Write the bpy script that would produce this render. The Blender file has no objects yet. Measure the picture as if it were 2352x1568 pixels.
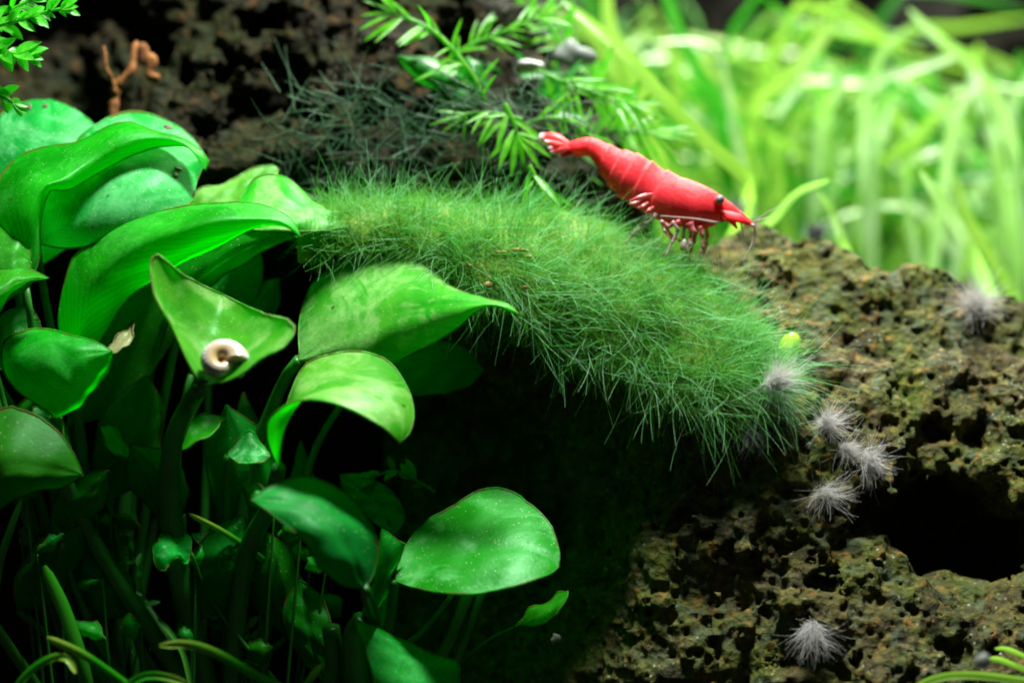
import bpy, math, random
import numpy as np
from mathutils import Vector, Matrix

# ------------------------------------------------------------------ camera, light, exposure
# One Blender unit is one centimetre: the picture is about 10 cm wide at the focus plane (y = 0).
sc = bpy.context.scene
sc.unit_settings.system = 'METRIC'
sc.unit_settings.scale_length = 0.01
COL = sc.collection

CAM_Y = -30.0          # camera distance to the focus plane
FRAME = 10.0           # width of the picture at the focus plane
cam_d = bpy.data.cameras.new('camera')
cam = bpy.data.objects.new('camera', cam_d)
COL.objects.link(cam)
cam.location = (0, CAM_Y, 0)
cam.rotation_euler = (math.radians(90), 0, 0)
cam_d.sensor_width = 36
cam_d.lens = 36 * abs(CAM_Y) / FRAME
cam_d.clip_start = 0.5
cam_d.clip_end = 500
cam_d.dof.use_dof = True
cam_d.dof.focus_distance = abs(CAM_Y) - 0.15
cam_d.dof.aperture_fstop = 0.145
cam_d.dof.aperture_blades = 0
sc.camera = cam

world = bpy.data.worlds.new('World')
sc.world = world
world.use_nodes = True
wb = world.node_tree.nodes['Background']
wb.inputs[0].default_value = (0.36, 0.52, 0.42, 1)
wb.inputs[1].default_value = 0.055


def area(name, loc, aim, sx, sy, power, color):
    d = bpy.data.lights.new(name, 'AREA')
    d.shape = 'RECTANGLE'
    d.size, d.size_y = sx, sy
    d.energy = power
    d.color = color
    o = bpy.data.objects.new(name, d)
    COL.objects.link(o)
    o.location = loc
    o.rotation_euler = (Vector(aim) - Vector(loc)).to_track_quat('-Z', 'Y').to_euler()
    return o


# the tank's lamp: two LED panels above the water, the rear one over the grass
area('tank_lamp', (0.8, -2.2, 14.5), (0.3, 0.4, 0), 3.2, 1.6, 8600, (0.95, 1.0, 0.94))
area('tank_lamp', (5.2, 9.5, 14), (5.0, 10.0, 0), 9.0, 3.0, 7400, (1.0, 1.0, 0.88))

sc.view_settings.view_transform = 'Standard'
sc.view_settings.look = 'None'
sc.view_settings.exposure = 0.0
sc.view_settings.gamma = 1.0
sc.view_settings.use_curve_mapping = False
sc.cycles.use_denoising = True
sc.cycles.max_bounces = 6
sc.cycles.diffuse_bounces = 3
sc.cycles.transmission_bounces = 4
sc.cycles.transparent_max_bounces = 6
sc.cycles.sample_clamp_indirect = 4.0
sc.cycles.caustics_reflective = False
sc.cycles.caustics_refractive = False
sc.cycles.pixel_filter_type = 'BLACKMAN_HARRIS'
sc.cycles.filter_width = 1.9

RND = random.Random(7)
NR = np.random.default_rng(11)


# ------------------------------------------------------------------ helpers
def P(px, py, d=0.0):
    """a place in the tank: picture coordinates (2352 wide) at a depth d behind the focus plane"""
    k = FRAME / 2352.0 * (abs(CAM_Y) + d) / abs(CAM_Y)
    return np.array([(px - 1176) * k, d, (784 - py) * k])


def project(p):
    k = FRAME / 2352.0 * (abs(CAM_Y) + p[..., 1]) / abs(CAM_Y)
    return p[..., 0] / k + 1176, 784 - p[..., 2] / k


def spline(pts, n):
    """Catmull-Rom through pts (k,3), resampled evenly to n points"""
    pts = np.asarray(pts, float)
    if len(pts) == 2:
        t = np.linspace(0, 1, n)[:, None]
        return pts[0] * (1 - t) + pts[1] * t
    e = np.vstack([2 * pts[0] - pts[1], pts, 2 * pts[-1] - pts[-2]])
    out = []
    for i in range(len(pts) - 1):
        p0, p1, p2, p3 = e[i:i + 4]
        t = np.linspace(0, 1, 24, endpoint=False)[:, None]
        out.append(0.5 * (2 * p1 + (p2 - p0) * t + (2 * p0 - 5 * p1 + 4 * p2 - p3) * t ** 2 + (3 * p1 - p0 - 3 * p2 + p3) * t ** 3))
    out = np.vstack(out + [pts[-1:]])
    s = np.r_[0, np.cumsum(np.linalg.norm(np.diff(out, axis=0), axis=1))]
    u = np.linspace(0, s[-1], n)
    return np.stack([np.interp(u, s, out[:, k]) for k in range(out.shape[1])], 1)


def unit(v):
    return v / (np.linalg.norm(v, axis=-1, keepdims=True) + 1e-9)


class MB:
    """collects vertices and faces of one mesh object, in tank coordinates"""

    def __init__(self):
        self.v, self.f, self.uv, self.n = [], [], [], 0

    def add(self, verts, faces, uv=None):
        verts = np.asarray(verts, float)
        self.v.append(verts)
        self.f += [tuple(i + self.n for i in q) for q in faces]
        self.uv.append(np.zeros((len(verts), 2)) if uv is None else np.asarray(uv, float))
        self.n += len(verts)
        return self

    def grid(self, g, uv=None, closed=False):
        nu, nv = g.shape[:2]
        fs = []
        for i in range(nu - 1):
            for j in range(nv if closed else nv - 1):
                k = (j + 1) % nv
                fs.append((i * nv + j, i * nv + k, (i + 1) * nv + k, (i + 1) * nv + j))
        if uv is None:
            uu, vv = np.meshgrid(np.linspace(0, 1, nu), np.linspace(0, 1, nv), indexing='ij')
            uv = np.stack([uu, vv], -1)
        return self.add(g.reshape(-1, 3), fs, uv.reshape(-1, 2))

    def tube(self, path, rad, sides=8, flat=1.0, cap=True):
        path = np.asarray(path, float)
        n = len(path)
        rad = np.interp(np.linspace(0, 1, n), np.linspace(0, 1, len(rad)), rad) if hasattr(rad, '__len__') else np.full(n, rad)
        t = unit(np.gradient(path, axis=0))
        ref = np.array([0.13, 1, 0.21])
        a = unit(np.cross(t, ref))
        b = np.cross(t, a)
        ang = np.linspace(0, 2 * math.pi, sides, endpoint=False)
        g = path[:, None] + rad[:, None, None] * (np.cos(ang)[None, :, None] * a[:, None] + flat * np.sin(ang)[None, :, None] * b[:, None])
        base = self.n
        self.grid(g, closed=True)
        if cap:
            self.f.append(tuple(base + i for i in range(sides))[::-1])
            self.f.append(tuple(base + (n - 1) * sides + i for i in range(sides)))
        return self

    def ball(self, c, r, seg=12, rings=8, axes=None, lump=0.0, seed=0):
        rr = np.random.default_rng(seed)
        th = np.linspace(0, math.pi, rings + 1)
        ph = np.linspace(0, 2 * math.pi, seg, endpoint=False)
        r = np.broadcast_to(np.asarray(r, float), (3,))
        g = np.stack([np.sin(th)[:, None] * np.cos(ph), np.sin(th)[:, None] * np.sin(ph), np.cos(th)[:, None] * np.ones(seg)], -1)
        if lump:
            k = rr.normal(size=(3, 3)) * 2
            g = g * (1 + lump * np.sin(g @ k + rr.uniform(0, 6, 3)).sum(-1)[..., None] / 2)
        g = g * r
        if axes is not None:
            g = g @ np.asarray(axes)
        self.grid(g + np.asarray(c), closed=True)
        return self

    def build(self, name, mat, parent=None, smooth=True, **props):
        v = np.vstack(self.v) if self.v else np.zeros((0, 3))
        off = ORIGIN.get(parent.name, np.zeros(3)) if parent is not None else v.mean(0)
        me = bpy.data.meshes.new(name)
        me.from_pydata((v - off).tolist(), [], self.f)
        uv = np.vstack(self.uv)
        lay = me.uv_layers.new(name='UVMap')
        li = np.empty(len(me.loops), np.int32)
        me.loops.foreach_get('vertex_index', li)
        lay.data.foreach_set('uv', uv[li].astype(np.float32).ravel())
        if smooth:
            me.polygons.foreach_set('use_smooth', np.ones(len(me.polygons), bool))
        me.materials.append(mat)
        o = bpy.data.objects.new(name, me)
        COL.objects.link(o)
        if parent is not None:
            o.parent = parent
            ORIGIN[o.name] = off
        else:
            o.location = off
            ORIGIN[o.name] = off
        for k, val in props.items():
            o[k] = val
        return o


ORIGIN = {}


def fast_mesh(name, v, f, mat, origin=None, parent=None, **props):
    """large meshes from numpy arrays (faces all the same size)"""
    k = f.shape[1]
    off = ORIGIN.get(parent.name) if parent is not None else (v.mean(0) if origin is None else np.asarray(origin))
    me = bpy.data.meshes.new(name)
    me.vertices.add(len(v))
    me.vertices.foreach_set('co', (v - off).astype(np.float32).ravel())
    me.loops.add(f.size)
    me.loops.foreach_set('vertex_index', f.astype(np.int32).ravel())
    me.polygons.add(len(f))
    me.polygons.foreach_set('loop_start', np.arange(0, f.size, k, dtype=np.int32))
    me.polygons.foreach_set('loop_total', np.full(len(f), k, np.int32))
    me.polygons.foreach_set('use_smooth', np.ones(len(f), bool))
    me.update(calc_edges=True)
    me.materials.append(mat)
    o = bpy.data.objects.new(name, me)
    COL.objects.link(o)
    if parent is not None:
        o.parent = parent
    else:
        o.location = off
    ORIGIN[o.name] = off
    for kk, val in props.items():
        o[kk] = val
    return o


def thing(name, base, label, category, group=None):
    o = bpy.data.objects.new(name, None)
    COL.objects.link(o)
    o.empty_display_size = 0.1
    o.location = base
    ORIGIN[o.name] = np.asarray(base, float)
    o['label'], o['category'] = label, category
    if group:
        o['group'] = group
    return o


def hairs(roots, dirs, lens, rads, curl, nseg=5, sides=3, droop=None, rng=NR):
    """vectorised bundle of fine tapered filaments -> verts, quads"""
    n = len(roots)
    t = np.linspace(0, 1, nseg + 1)
    d = unit(dirs)
    side = unit(np.cross(d, rng.normal(size=(n, 3))))
    drp = np.zeros((n, 3)) if droop is None else droop
    path = roots[:, None] + lens[:, None, None] * (d[:, None] * t[None, :, None]
            + (side * curl[:, None])[:, None] * (t ** 2)[None, :, None]
            + drp[:, None] * (t ** 2)[None, :, None])
    tan = unit(np.gradient(path, axis=1))
    a = unit(np.cross(tan, np.array([0.31, 0.87, 0.4])))
    b = np.cross(tan, a)
    ang = np.arange(sides) * 2 * math.pi / sides
    rad = rads[:, None] * (1 - 0.75 * t)[None]
    g = path[:, :, None] + rad[:, :, None, None] * (np.cos(ang)[None, None, :, None] * a[:, :, None] + np.sin(ang)[None, None, :, None] * b[:, :, None])
    v = g.reshape(-1, 3)
    i = np.arange(nseg)[:, None] * sides + np.arange(sides)[None]
    j = np.arange(nseg)[:, None] * sides + (np.arange(sides)[None] + 1) % sides
    q = np.stack([i, j, j + sides, i + sides], -1).reshape(-1, 4)
    f = (q[None] + (np.arange(n) * (nseg + 1) * sides)[:, None, None]).reshape(-1, 4)
    return v, f


def vnoise(x, y, z, seed):
    """smooth value noise on arrays, range about -1..1"""
    r = np.random.default_rng(seed).uniform(-1, 1, 4096).astype(np.float32)
    xi, yi, zi = np.floor(x).astype(np.int64), np.floor(y).astype(np.int64), np.floor(z).astype(np.int64)
    fx, fy, fz = x - xi, y - yi, z - zi
    fx, fy, fz = [f * f * (3 - 2 * f) for f in (fx, fy, fz)]
    out = 0
    for a in (0, 1):
        for b in (0, 1):
            for c in (0, 1):
                h = ((xi + a) * 73856093) ^ ((yi + b) * 19349663) ^ ((zi + c) * 83492791)
                w = (fx if a else 1 - fx) * (fy if b else 1 - fy) * (fz if c else 1 - fz)
                out = out + w * r[(h ^ (h >> 13)) & 4095]
    return out


def surface_nets(F, org, h):
    """polygonise F = 0 (inside negative) on a regular grid"""
    s = F < 0
    nx, ny, nz = F.shape
    cnt = np.zeros((nx - 1, ny - 1, nz - 1), np.int8)
    cor = [(a, b, c) for a in (0, 1) for b in (0, 1) for c in (0, 1)]
    for a, b, c in cor:
        cnt += s[a:nx - 1 + a, b:ny - 1 + b, c:nz - 1 + c]
    act = (cnt > 0) & (cnt < 8)
    I = np.argwhere(act)
    idx = np.full(act.shape, -1, np.int32)
    idx[act] = np.arange(len(I))
    val = np.stack([F[I[:, 0] + a, I[:, 1] + b, I[:, 2] + c] for a, b, c in cor], 1)
    corp = np.array(cor, float)
    acc = np.zeros((len(I), 3))
    k = np.zeros(len(I))
    for i in range(8):
        for j in range(i + 1, 8):
            if np.abs(corp[i] - corp[j]).sum() == 1:
                vi, vj = val[:, i], val[:, j]
                m = (vi < 0) != (vj < 0)
                t = np.where(m, vi / np.where(m, vi - vj, 1), 0)
                acc += np.where(m[:, None], corp[i] + t[:, None] * (corp[j] - corp[i]), 0)
                k += m
    V = (I + acc / k[:, None]) * h + np.asarray(org)
    quads = []
    for ax in range(3):
        o1, o2 = [(1, 2), (2, 0), (0, 1)][ax]
        sl0 = [slice(None)] * 3
        sl1 = [slice(None)] * 3
        sl0[ax], sl1[ax] = slice(0, -1), slice(1, None)
        ch = s[tuple(sl0)] != s[tuple(sl1)]
        E = np.argwhere(ch)
        E = E[(E[:, o1] > 0) & (E[:, o2] > 0) & (E[:, o1] < F.shape[o1] - 1) & (E[:, o2] < F.shape[o2] - 1)]
        flip = s[E[:, 0], E[:, 1], E[:, 2]]
        def at(d1, d2):
            q = E.copy()
            q[:, o1] -= d1
            q[:, o2] -= d2
            return idx[q[:, 0], q[:, 1], q[:, 2]]
        q = np.stack([at(1, 1), at(0, 1), at(0, 0), at(1, 0)], 1)
        q[~flip] = q[~flip][:, ::-1]
        quads.append(q)
    return V, np.vstack(quads)


# ------------------------------------------------------------------ materials
class Mat:
    def __init__(self, name):
        self.m = bpy.data.materials.new(name)
        self.m.use_nodes = True
        self.t = self.m.node_tree
        self.t.nodes.clear()
        self.out = self.t.nodes.new('ShaderNodeOutputMaterial')

    def n(self, kind, _out=0, _set=None, **inp):
        nd = self.t.nodes.new('ShaderNode' + kind)
        for k, v in (_set or {}).items():
            setattr(nd, k, v)
        for k, v in inp.items():
            s = nd.inputs[int(k[1:])] if k[0] == 'i' and k[1:].isdigit() else nd.inputs[k.replace('_', ' ')]
            if isinstance(v, bpy.types.NodeSocket):
                self.t.links.new(v, s)
            else:
                s.default_value = v if not (isinstance(v, tuple) and len(v) == 3 and s.type == 'RGBA') else (*v, 1)
        return nd.outputs[_out]

    def math(self, op, a, b=0.0, clamp=False):
        return self.n('Math', 0, {'operation': op, 'use_clamp': clamp}, i0=a, i1=b)

    def mix(self, f, a, b, mode='MIX'):
        nd = self.t.nodes.new('ShaderNodeMix')
        nd.data_type = 'RGBA'
        nd.blend_type = mode
        for s, v in ((nd.inputs[0], f), (nd.inputs[6], a), (nd.inputs[7], b)):
            if isinstance(v, bpy.types.NodeSocket):
                self.t.links.new(v, s)
            else:
                s.default_value = (*v, 1) if isinstance(v, tuple) else v
        return nd.outputs[2]

    def ramp(self, f, lo, hi):
        return self.n('MapRange', 0, None, Value=f, From_Min=lo, From_Max=hi)

    def coord(self):
        return self.n('TexCoord', 3)

    def noise(self, scale, detail=3.0, rough=0.55, vec=None, dist=0.0):
        return self.n('TexNoise', 0, None, Vector=vec if vec is not None else self.coord(), Scale=scale, Detail=detail, Roughness=rough, Distortion=dist)

    def surf(self, s):
        self.t.links.new(s, self.out.inputs[0])
        return self.m


def leaf_material(name, dark, light, trans, tmix=0.45, rough=0.42, lit_film=0.0, speck=0.5, coat=0.0, lit_filmcol=(0.24, 0.50, 0.24), spec=0.30):
    M = Mat(name)
    co = M.coord()
    uv = M.n('TexCoord', 2)
    sep = M.t.nodes.new('ShaderNodeSeparateXYZ')
    M.t.links.new(uv, sep.inputs[0])
    u, v = sep.outputs[0], sep.outputs[1]
    rnd = M.n('ObjectInfo', 5)
    c = M.mix(M.ramp(M.noise(2.2, 4, 0.6), 0.35, 0.68), dark, light)
    av = M.math('ABSOLUTE', M.math('SUBTRACT', v, 0.5))
    rib = M.ramp(av, 0.022, 0.006)
    c = M.mix(M.math('MULTIPLY', rib, 0.35), c, light)
    # faint side veins running forward from the midrib
    vein = M.n('TexWave', 1, {'wave_type': 'BANDS', 'bands_direction': 'X'}, Vector=M.n('CombineXYZ', 0, None, X=M.math('SUBTRACT', u, M.math('MULTIPLY', av, 0.55)), Y=0.0, Z=0.0), Scale=6.5, Distortion=0.0)
    c = M.mix(M.math('MULTIPLY', vein, 0.10), c, dark)
    # cloudy film of algae doubling as painted light patches, and a fine grain
    if lit_film:
        fm = M.math('MULTIPLY', M.ramp(M.noise(1.5, 6, 0.6, dist=0.8), 0.47, 0.56), M.ramp(M.noise(7.0, 4, 0.7), 0.25, 0.6))
        c = M.mix(M.math('MULTIPLY', fm, lit_film), c, lit_filmcol)
    c = M.mix(M.math('MULTIPLY', M.ramp(M.noise(30, 3, 0.7), 0.5, 0.75), 0.35), c, dark)
    # tiny pale dots
    vo = M.n('TexVoronoi', 0, None, Vector=co, Scale=21.0)
    dots = M.math('MULTIPLY', M.ramp(vo, 0.15, 0.06), M.ramp(M.noise(1.6, 3), 0.40, 0.52))
    v2 = M.n('TexVoronoi', 0, None, Vector=co, Scale=9.0)
    dots = M.math('MAXIMUM', M.math('MULTIPLY', dots, speck), M.math('MULTIPLY', M.ramp(v2, 0.06, 0.03), 0.6 * speck))
    c = M.mix(dots, c, (0.80, 0.88, 0.55))
    # brown freckles
    v3 = M.n('TexVoronoi', 0, None, Vector=co, Scale=2.6)
    c = M.mix(M.math('MULTIPLY', M.ramp(v3, 0.075, 0.045), 0.8), c, (0.05, 0.035, 0.01))
    # brown edge nibbles
    c = M.mix(M.math('MULTIPLY', M.ramp(av, 0.48, 0.5), M.ramp(M.noise(5), 0.42, 0.55)), c, (0.12, 0.07, 0.015))
    hsv = M.n('HueSaturation', 0, None, Hue=M.math('ADD', 0.485, M.math('MULTIPLY', rnd, 0.03)), Saturation=1.0, Value=M.math('ADD', 0.82, M.math('MULTIPLY', rnd, 0.36)), Fac=1.0, Color=c)
    hgt = M.math('ADD', M.noise(26, 3), M.math('MULTIPLY', vein, 0.06))
    bump = M.n('Bump', 0, None, Strength=0.16, Distance=0.02, Height=hgt)
    pr = M.n('BsdfPrincipled', 0, None, Base_Color=hsv, Roughness=rough, Normal=bump, Specular_IOR_Level=spec, Specular_Tint=(0.5, 1.0, 0.62), Coat_Weight=coat, Coat_Roughness=0.35)
    tr = M.n('BsdfTranslucent', 0, None, Color=M.mix(M.math('MULTIPLY', vein, 0.25), trans, dark), Normal=bump)
    return M.surf(M.n('MixShader', 0, None, Fac=tmix, i1=pr, i2=tr))


M_leaf = leaf_material('leaf_green', (0.001, 0.21, 0.002), (0.010, 0.40, 0.006), (0.0005, 0.76, 0.001), tmix=0.5, lit_film=0.7, lit_filmcol=(0.05, 0.54, 0.05))
M_leaf_pale = leaf_material('leaf_pale', (0.003, 0.26, 0.008), (0.02, 0.42, 0.03), (0.002, 0.64, 0.012), tmix=0.42, lit_film=0.95, speck=0.95, lit_filmcol=(0.12, 0.55, 0.15))  # paler copy: the brightness of lit leaves is put into its colour
M_leaf_lime = leaf_material('leaf_lime', (0.015, 0.34, 0.008), (0.09, 0.48, 0.03), (0.004, 0.66, 0.002), tmix=0.42, lit_film=0.95, speck=0.8, lit_filmcol=(0.26, 0.62, 0.15))  # yellow-green copy for strongly lit leaves, light painted into the colour
M_leaf_dark = leaf_material('leaf_dark', (0.001, 0.14, 0.002), (0.006, 0.24, 0.005), (0.001, 0.36, 0.002), tmix=0.4, rough=0.5, speck=0.6, spec=0.22)  # dark green copy, shade inside the clump partly painted in
M_leaf_tan = leaf_material('leaf_tan', (0.22, 0.24, 0.09), (0.42, 0.42, 0.20), (0.2, 0.3, 0.08), tmix=0.35, speck=0.0)


def simple(name, col, col2=None, scale=6.0, rough=0.5, tmix=0.0, trans=None, sss=0.0, spec=0.5, bump=0.0, bscale=30, island=False, tipcol=None):
    M = Mat(name)
    c = col
    if col2 is not None:
        fac = M.n('NewGeometry', 8) if island else M.ramp(M.noise(scale, 4), 0.35, 0.65)
        c = M.mix(fac, col, col2)
    if tipcol is not None:
        sep = M.t.nodes.new('ShaderNodeSeparateXYZ')
        M.t.links.new(M.n('TexCoord', 2), sep.inputs[0])
        c = M.mix(M.ramp(sep.outputs[0], tipcol[1], tipcol[2]), c, tipcol[0])
    kw = dict(Base_Color=c, Roughness=rough, Specular_IOR_Level=spec)
    if sss:
        kw.update(Subsurface_Weight=sss, Subsurface_Radius=(0.12, 0.04, 0.03), Subsurface_Scale=0.6)
    if bump:
        kw['Normal'] = M.n('Bump', 0, None, Strength=bump, Distance=0.03, Height=M.noise(bscale, 5, 0.65))
    s = M.n('BsdfPrincipled', 0, None, **kw)
    if tmix:
        tc = trans if trans is not None else c
        s = M.n('MixShader', 0, None, Fac=tmix, i1=s, i2=M.n('BsdfTranslucent', 0, None, Color=tc))
    return M.surf(s)


M_stem = simple('petiole_green', (0.008, 0.11, 0.006), (0.02, 0.19, 0.012), 4, 0.4, 0.3, (0.006, 0.25, 0.004))  # dark green stalks, deepened to paint in the shade below the leaves
M_grass = simple('grass_green', (0.15, 0.36, 0.03), (0.31, 0.50, 0.08), 1.5, 0.28, 0.45, (0.30, 0.64, 0.06), spec=0.9)
M_grass_pale = simple('grass_pale', (0.30, 0.50, 0.16), (0.55, 0.70, 0.44), 1.5, 0.25, 0.35, (0.35, 0.8, 0.12), spec=0.8)  # pale blades, their white highlights partly painted into the colour
M_grass_deep = simple('grass_deep', (0.02, 0.16, 0.012), (0.07, 0.28, 0.025), 1.2, 0.35, 0.4, (0.04, 0.4, 0.015))
M_blade = simple('blade_green', (0.015, 0.34, 0.006), (0.05, 0.48, 0.012), 3, 0.35, 0.5, None, tipcol=((0.38, 0.62, 0.07), 0.55, 0.95))
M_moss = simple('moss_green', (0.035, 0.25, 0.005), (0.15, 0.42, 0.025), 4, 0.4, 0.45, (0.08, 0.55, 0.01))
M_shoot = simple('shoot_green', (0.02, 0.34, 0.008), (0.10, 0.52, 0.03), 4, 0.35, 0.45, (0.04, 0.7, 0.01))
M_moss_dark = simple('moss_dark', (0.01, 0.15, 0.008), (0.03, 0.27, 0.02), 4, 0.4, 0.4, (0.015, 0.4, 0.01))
M_hair = simple('hair_algae_green', (0.08, 0.46, 0.018), (0.32, 0.62, 0.08), 4, 0.5, 0.6, None, island=True)
M_strand = simple('hair_algae_strand', (0.07, 0.54, 0.03), (0.40, 0.78, 0.42), 4, 0.35, 0.45, None, island=True, spec=0.7)
M_hair_core = simple('hair_algae_mat', (0.05, 0.22, 0.008), (0.17, 0.23, 0.02), 5, 0.8, 0.0, bump=0.8, bscale=18)
M_thread = simple('thread_algae_dark', (0.015, 0.07, 0.018), (0.06, 0.16, 0.07), 4, 0.5, 0.3, None, island=True)
M_tuft = simple('tuft_grey', (0.60, 0.56, 0.50), (0.88, 0.88, 0.90), 4, 0.5, 0.5, None, island=True)
M_tuft_dark = simple('tuft_dark', (0.12, 0.14, 0.12), (0.30, 0.32, 0.30), 4, 0.5, 0.4, None, island=True)
M_twig = simple('twig_orange', (0.10, 0.032, 0.010), (0.30, 0.12, 0.03), 7, 0.7, bump=1.0, spec=0.2)
M_crumb = simple('crumb_orange', (0.25, 0.13, 0.03), (0.42, 0.26, 0.08), 9, 0.6, bump=0.5)
M_pebble = simple('pebble_white', (0.22, 0.24, 0.22), (0.48, 0.46, 0.44), 5, 0.5, bump=0.4)
M_bead = simple('bead_yellow', (0.55, 0.75, 0.02), (0.80, 0.85, 0.10), 3, 0.12, 0.35, (0.5, 0.9, 0.02), spec=0.9)
M_soil = simple('soil_dark', (0.012, 0.009, 0.007), (0.03, 0.022, 0.015), 3, 0.9, bump=1.0, bscale=6)
M_wall = simple('back_wall', (0.014, 0.022, 0.018), (0.03, 0.035, 0.028), 0.3, 0.9)
M_spot = simple('brown_spot', (0.03, 0.02, 0.008), (0.10, 0.06, 0.02), 20, 0.7)


def rock_material(name, k=1.0, olive=0.5, warm=0.5):
    M = Mat(name)
    co = M.coord()
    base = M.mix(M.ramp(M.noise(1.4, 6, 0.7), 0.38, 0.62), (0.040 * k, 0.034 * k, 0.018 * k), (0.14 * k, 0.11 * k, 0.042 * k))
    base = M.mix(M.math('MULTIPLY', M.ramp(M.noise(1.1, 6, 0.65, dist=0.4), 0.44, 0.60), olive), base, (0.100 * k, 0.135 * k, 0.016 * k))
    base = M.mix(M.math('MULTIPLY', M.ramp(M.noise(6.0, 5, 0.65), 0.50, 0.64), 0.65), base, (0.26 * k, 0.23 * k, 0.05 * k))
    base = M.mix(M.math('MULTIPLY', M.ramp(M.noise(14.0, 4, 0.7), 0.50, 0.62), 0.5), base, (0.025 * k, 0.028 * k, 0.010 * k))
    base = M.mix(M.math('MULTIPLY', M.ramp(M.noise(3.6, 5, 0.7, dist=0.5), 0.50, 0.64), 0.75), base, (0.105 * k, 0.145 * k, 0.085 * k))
    # small pale specks and orange flecks
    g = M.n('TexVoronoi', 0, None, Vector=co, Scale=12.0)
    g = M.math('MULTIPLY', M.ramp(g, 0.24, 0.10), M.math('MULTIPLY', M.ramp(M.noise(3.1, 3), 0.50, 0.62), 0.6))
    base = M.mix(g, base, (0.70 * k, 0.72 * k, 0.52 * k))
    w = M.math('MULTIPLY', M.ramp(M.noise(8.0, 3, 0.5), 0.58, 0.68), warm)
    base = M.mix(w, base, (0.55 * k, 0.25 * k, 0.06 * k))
    h = M.math('ADD', M.noise(11, 5, 0.7), M.math('MULTIPLY', M.n('TexVoronoi', 0, None, Vector=co, Scale=13.0), 0.8))
    bump = M.n('Bump', 0, None, Strength=0.9, Distance=0.05, Height=h)
    return M.surf(M.n('BsdfPrincipled', 0, None, Base_Color=base, Roughness=0.75, Specular_IOR_Level=0.12, Normal=bump))


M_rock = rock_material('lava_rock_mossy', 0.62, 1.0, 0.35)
M_rock_back = rock_material('lava_rock_dim', 0.12, 1.0, 0.7)  # same rock scaled darker, the dim light there put into its colour
M_rock_far = rock_material('lava_rock_far', 0.03, 1.0, 0.2)  # darkest copy: colour lowered in place of weaker light from the rear lamp

# ------------------------------------------------------------------ the setting
b = MB()
xs, ys = np.meshgrid(np.linspace(-14, 20, 60), np.linspace(-6, 18, 50), indexing='ij')
zs = -5.2 + 0.12 * vnoise(xs * 1.3, ys * 1.3, xs * 0, 3) + 0.05 * vnoise(xs * 5, ys * 5, xs * 0, 4) + 0.17 * np.clip(ys - 2.0, 0, 12) * (xs > -30)
b.grid(np.stack([xs, ys, zs], -1)).build('substrate', M_soil, kind='structure')
b = MB()
xs, zs = np.meshgrid(np.linspace(-14, 20, 12), np.linspace(-6, 9, 8), indexing='ij')
b.grid(np.stack([xs, np.full_like(xs, 17.5), zs], -1)).build('tank_back_wall', M_wall, kind='structure')


# ------------------------------------------------------------------ rocks
def depth_field(ctrl, X, Z, eps=0.35):
    """thin-plate interpolation of y over (x, z) from control points"""
    pts = np.array([P(*c) for c in ctrl])
    q = pts[:, [0, 2]]
    def ph(r):
        return r * r * np.log(r + 1e-6)
    n = len(q)
    A = ph(np.linalg.norm(q[:, None] - q[None], axis=-1)) + np.eye(n) * eps * 0.05
    Pm = np.c_[np.ones(n), q]
    K = np.block([[A, Pm], [Pm.T, np.zeros((3, 3))]])
    w = np.linalg.solve(K, np.r_[pts[:, 1], np.zeros(3)])
    out = w[n] + w[n + 1] * X + w[n + 2] * Z
    for i in range(n):
        out = out + w[i] * ph(np.hypot(X - q[i, 0], Z - q[i, 1]))
    return out


def carve(F, org, h, c, r, soft=0.0):
    """subtract an ellipsoid"""
    r = np.broadcast_to(np.asarray(r, float), (3,))
    lo = np.maximum(((c - r * 1.5 - org) / h).astype(int), 0)
    hi = np.minimum(((c + r * 1.5 - org) / h).astype(int) + 2, F.shape)
    if (hi <= lo).any():
        return
    sl = tuple(slice(a, b_) for a, b_ in zip(lo, hi))
    g = [np.arange(a, b_) * h + o - cc for a, b_, o, cc in zip(lo, hi, org, c)]
    d = np.sqrt((g[0][:, None, None] / r[0]) ** 2 + (g[1][None, :, None] / r[1]) ** 2 + (g[2][None, None, :] / r[2]) ** 2)
    F[sl] = np.maximum(F[sl], (1 - d) * r.min())


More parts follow.
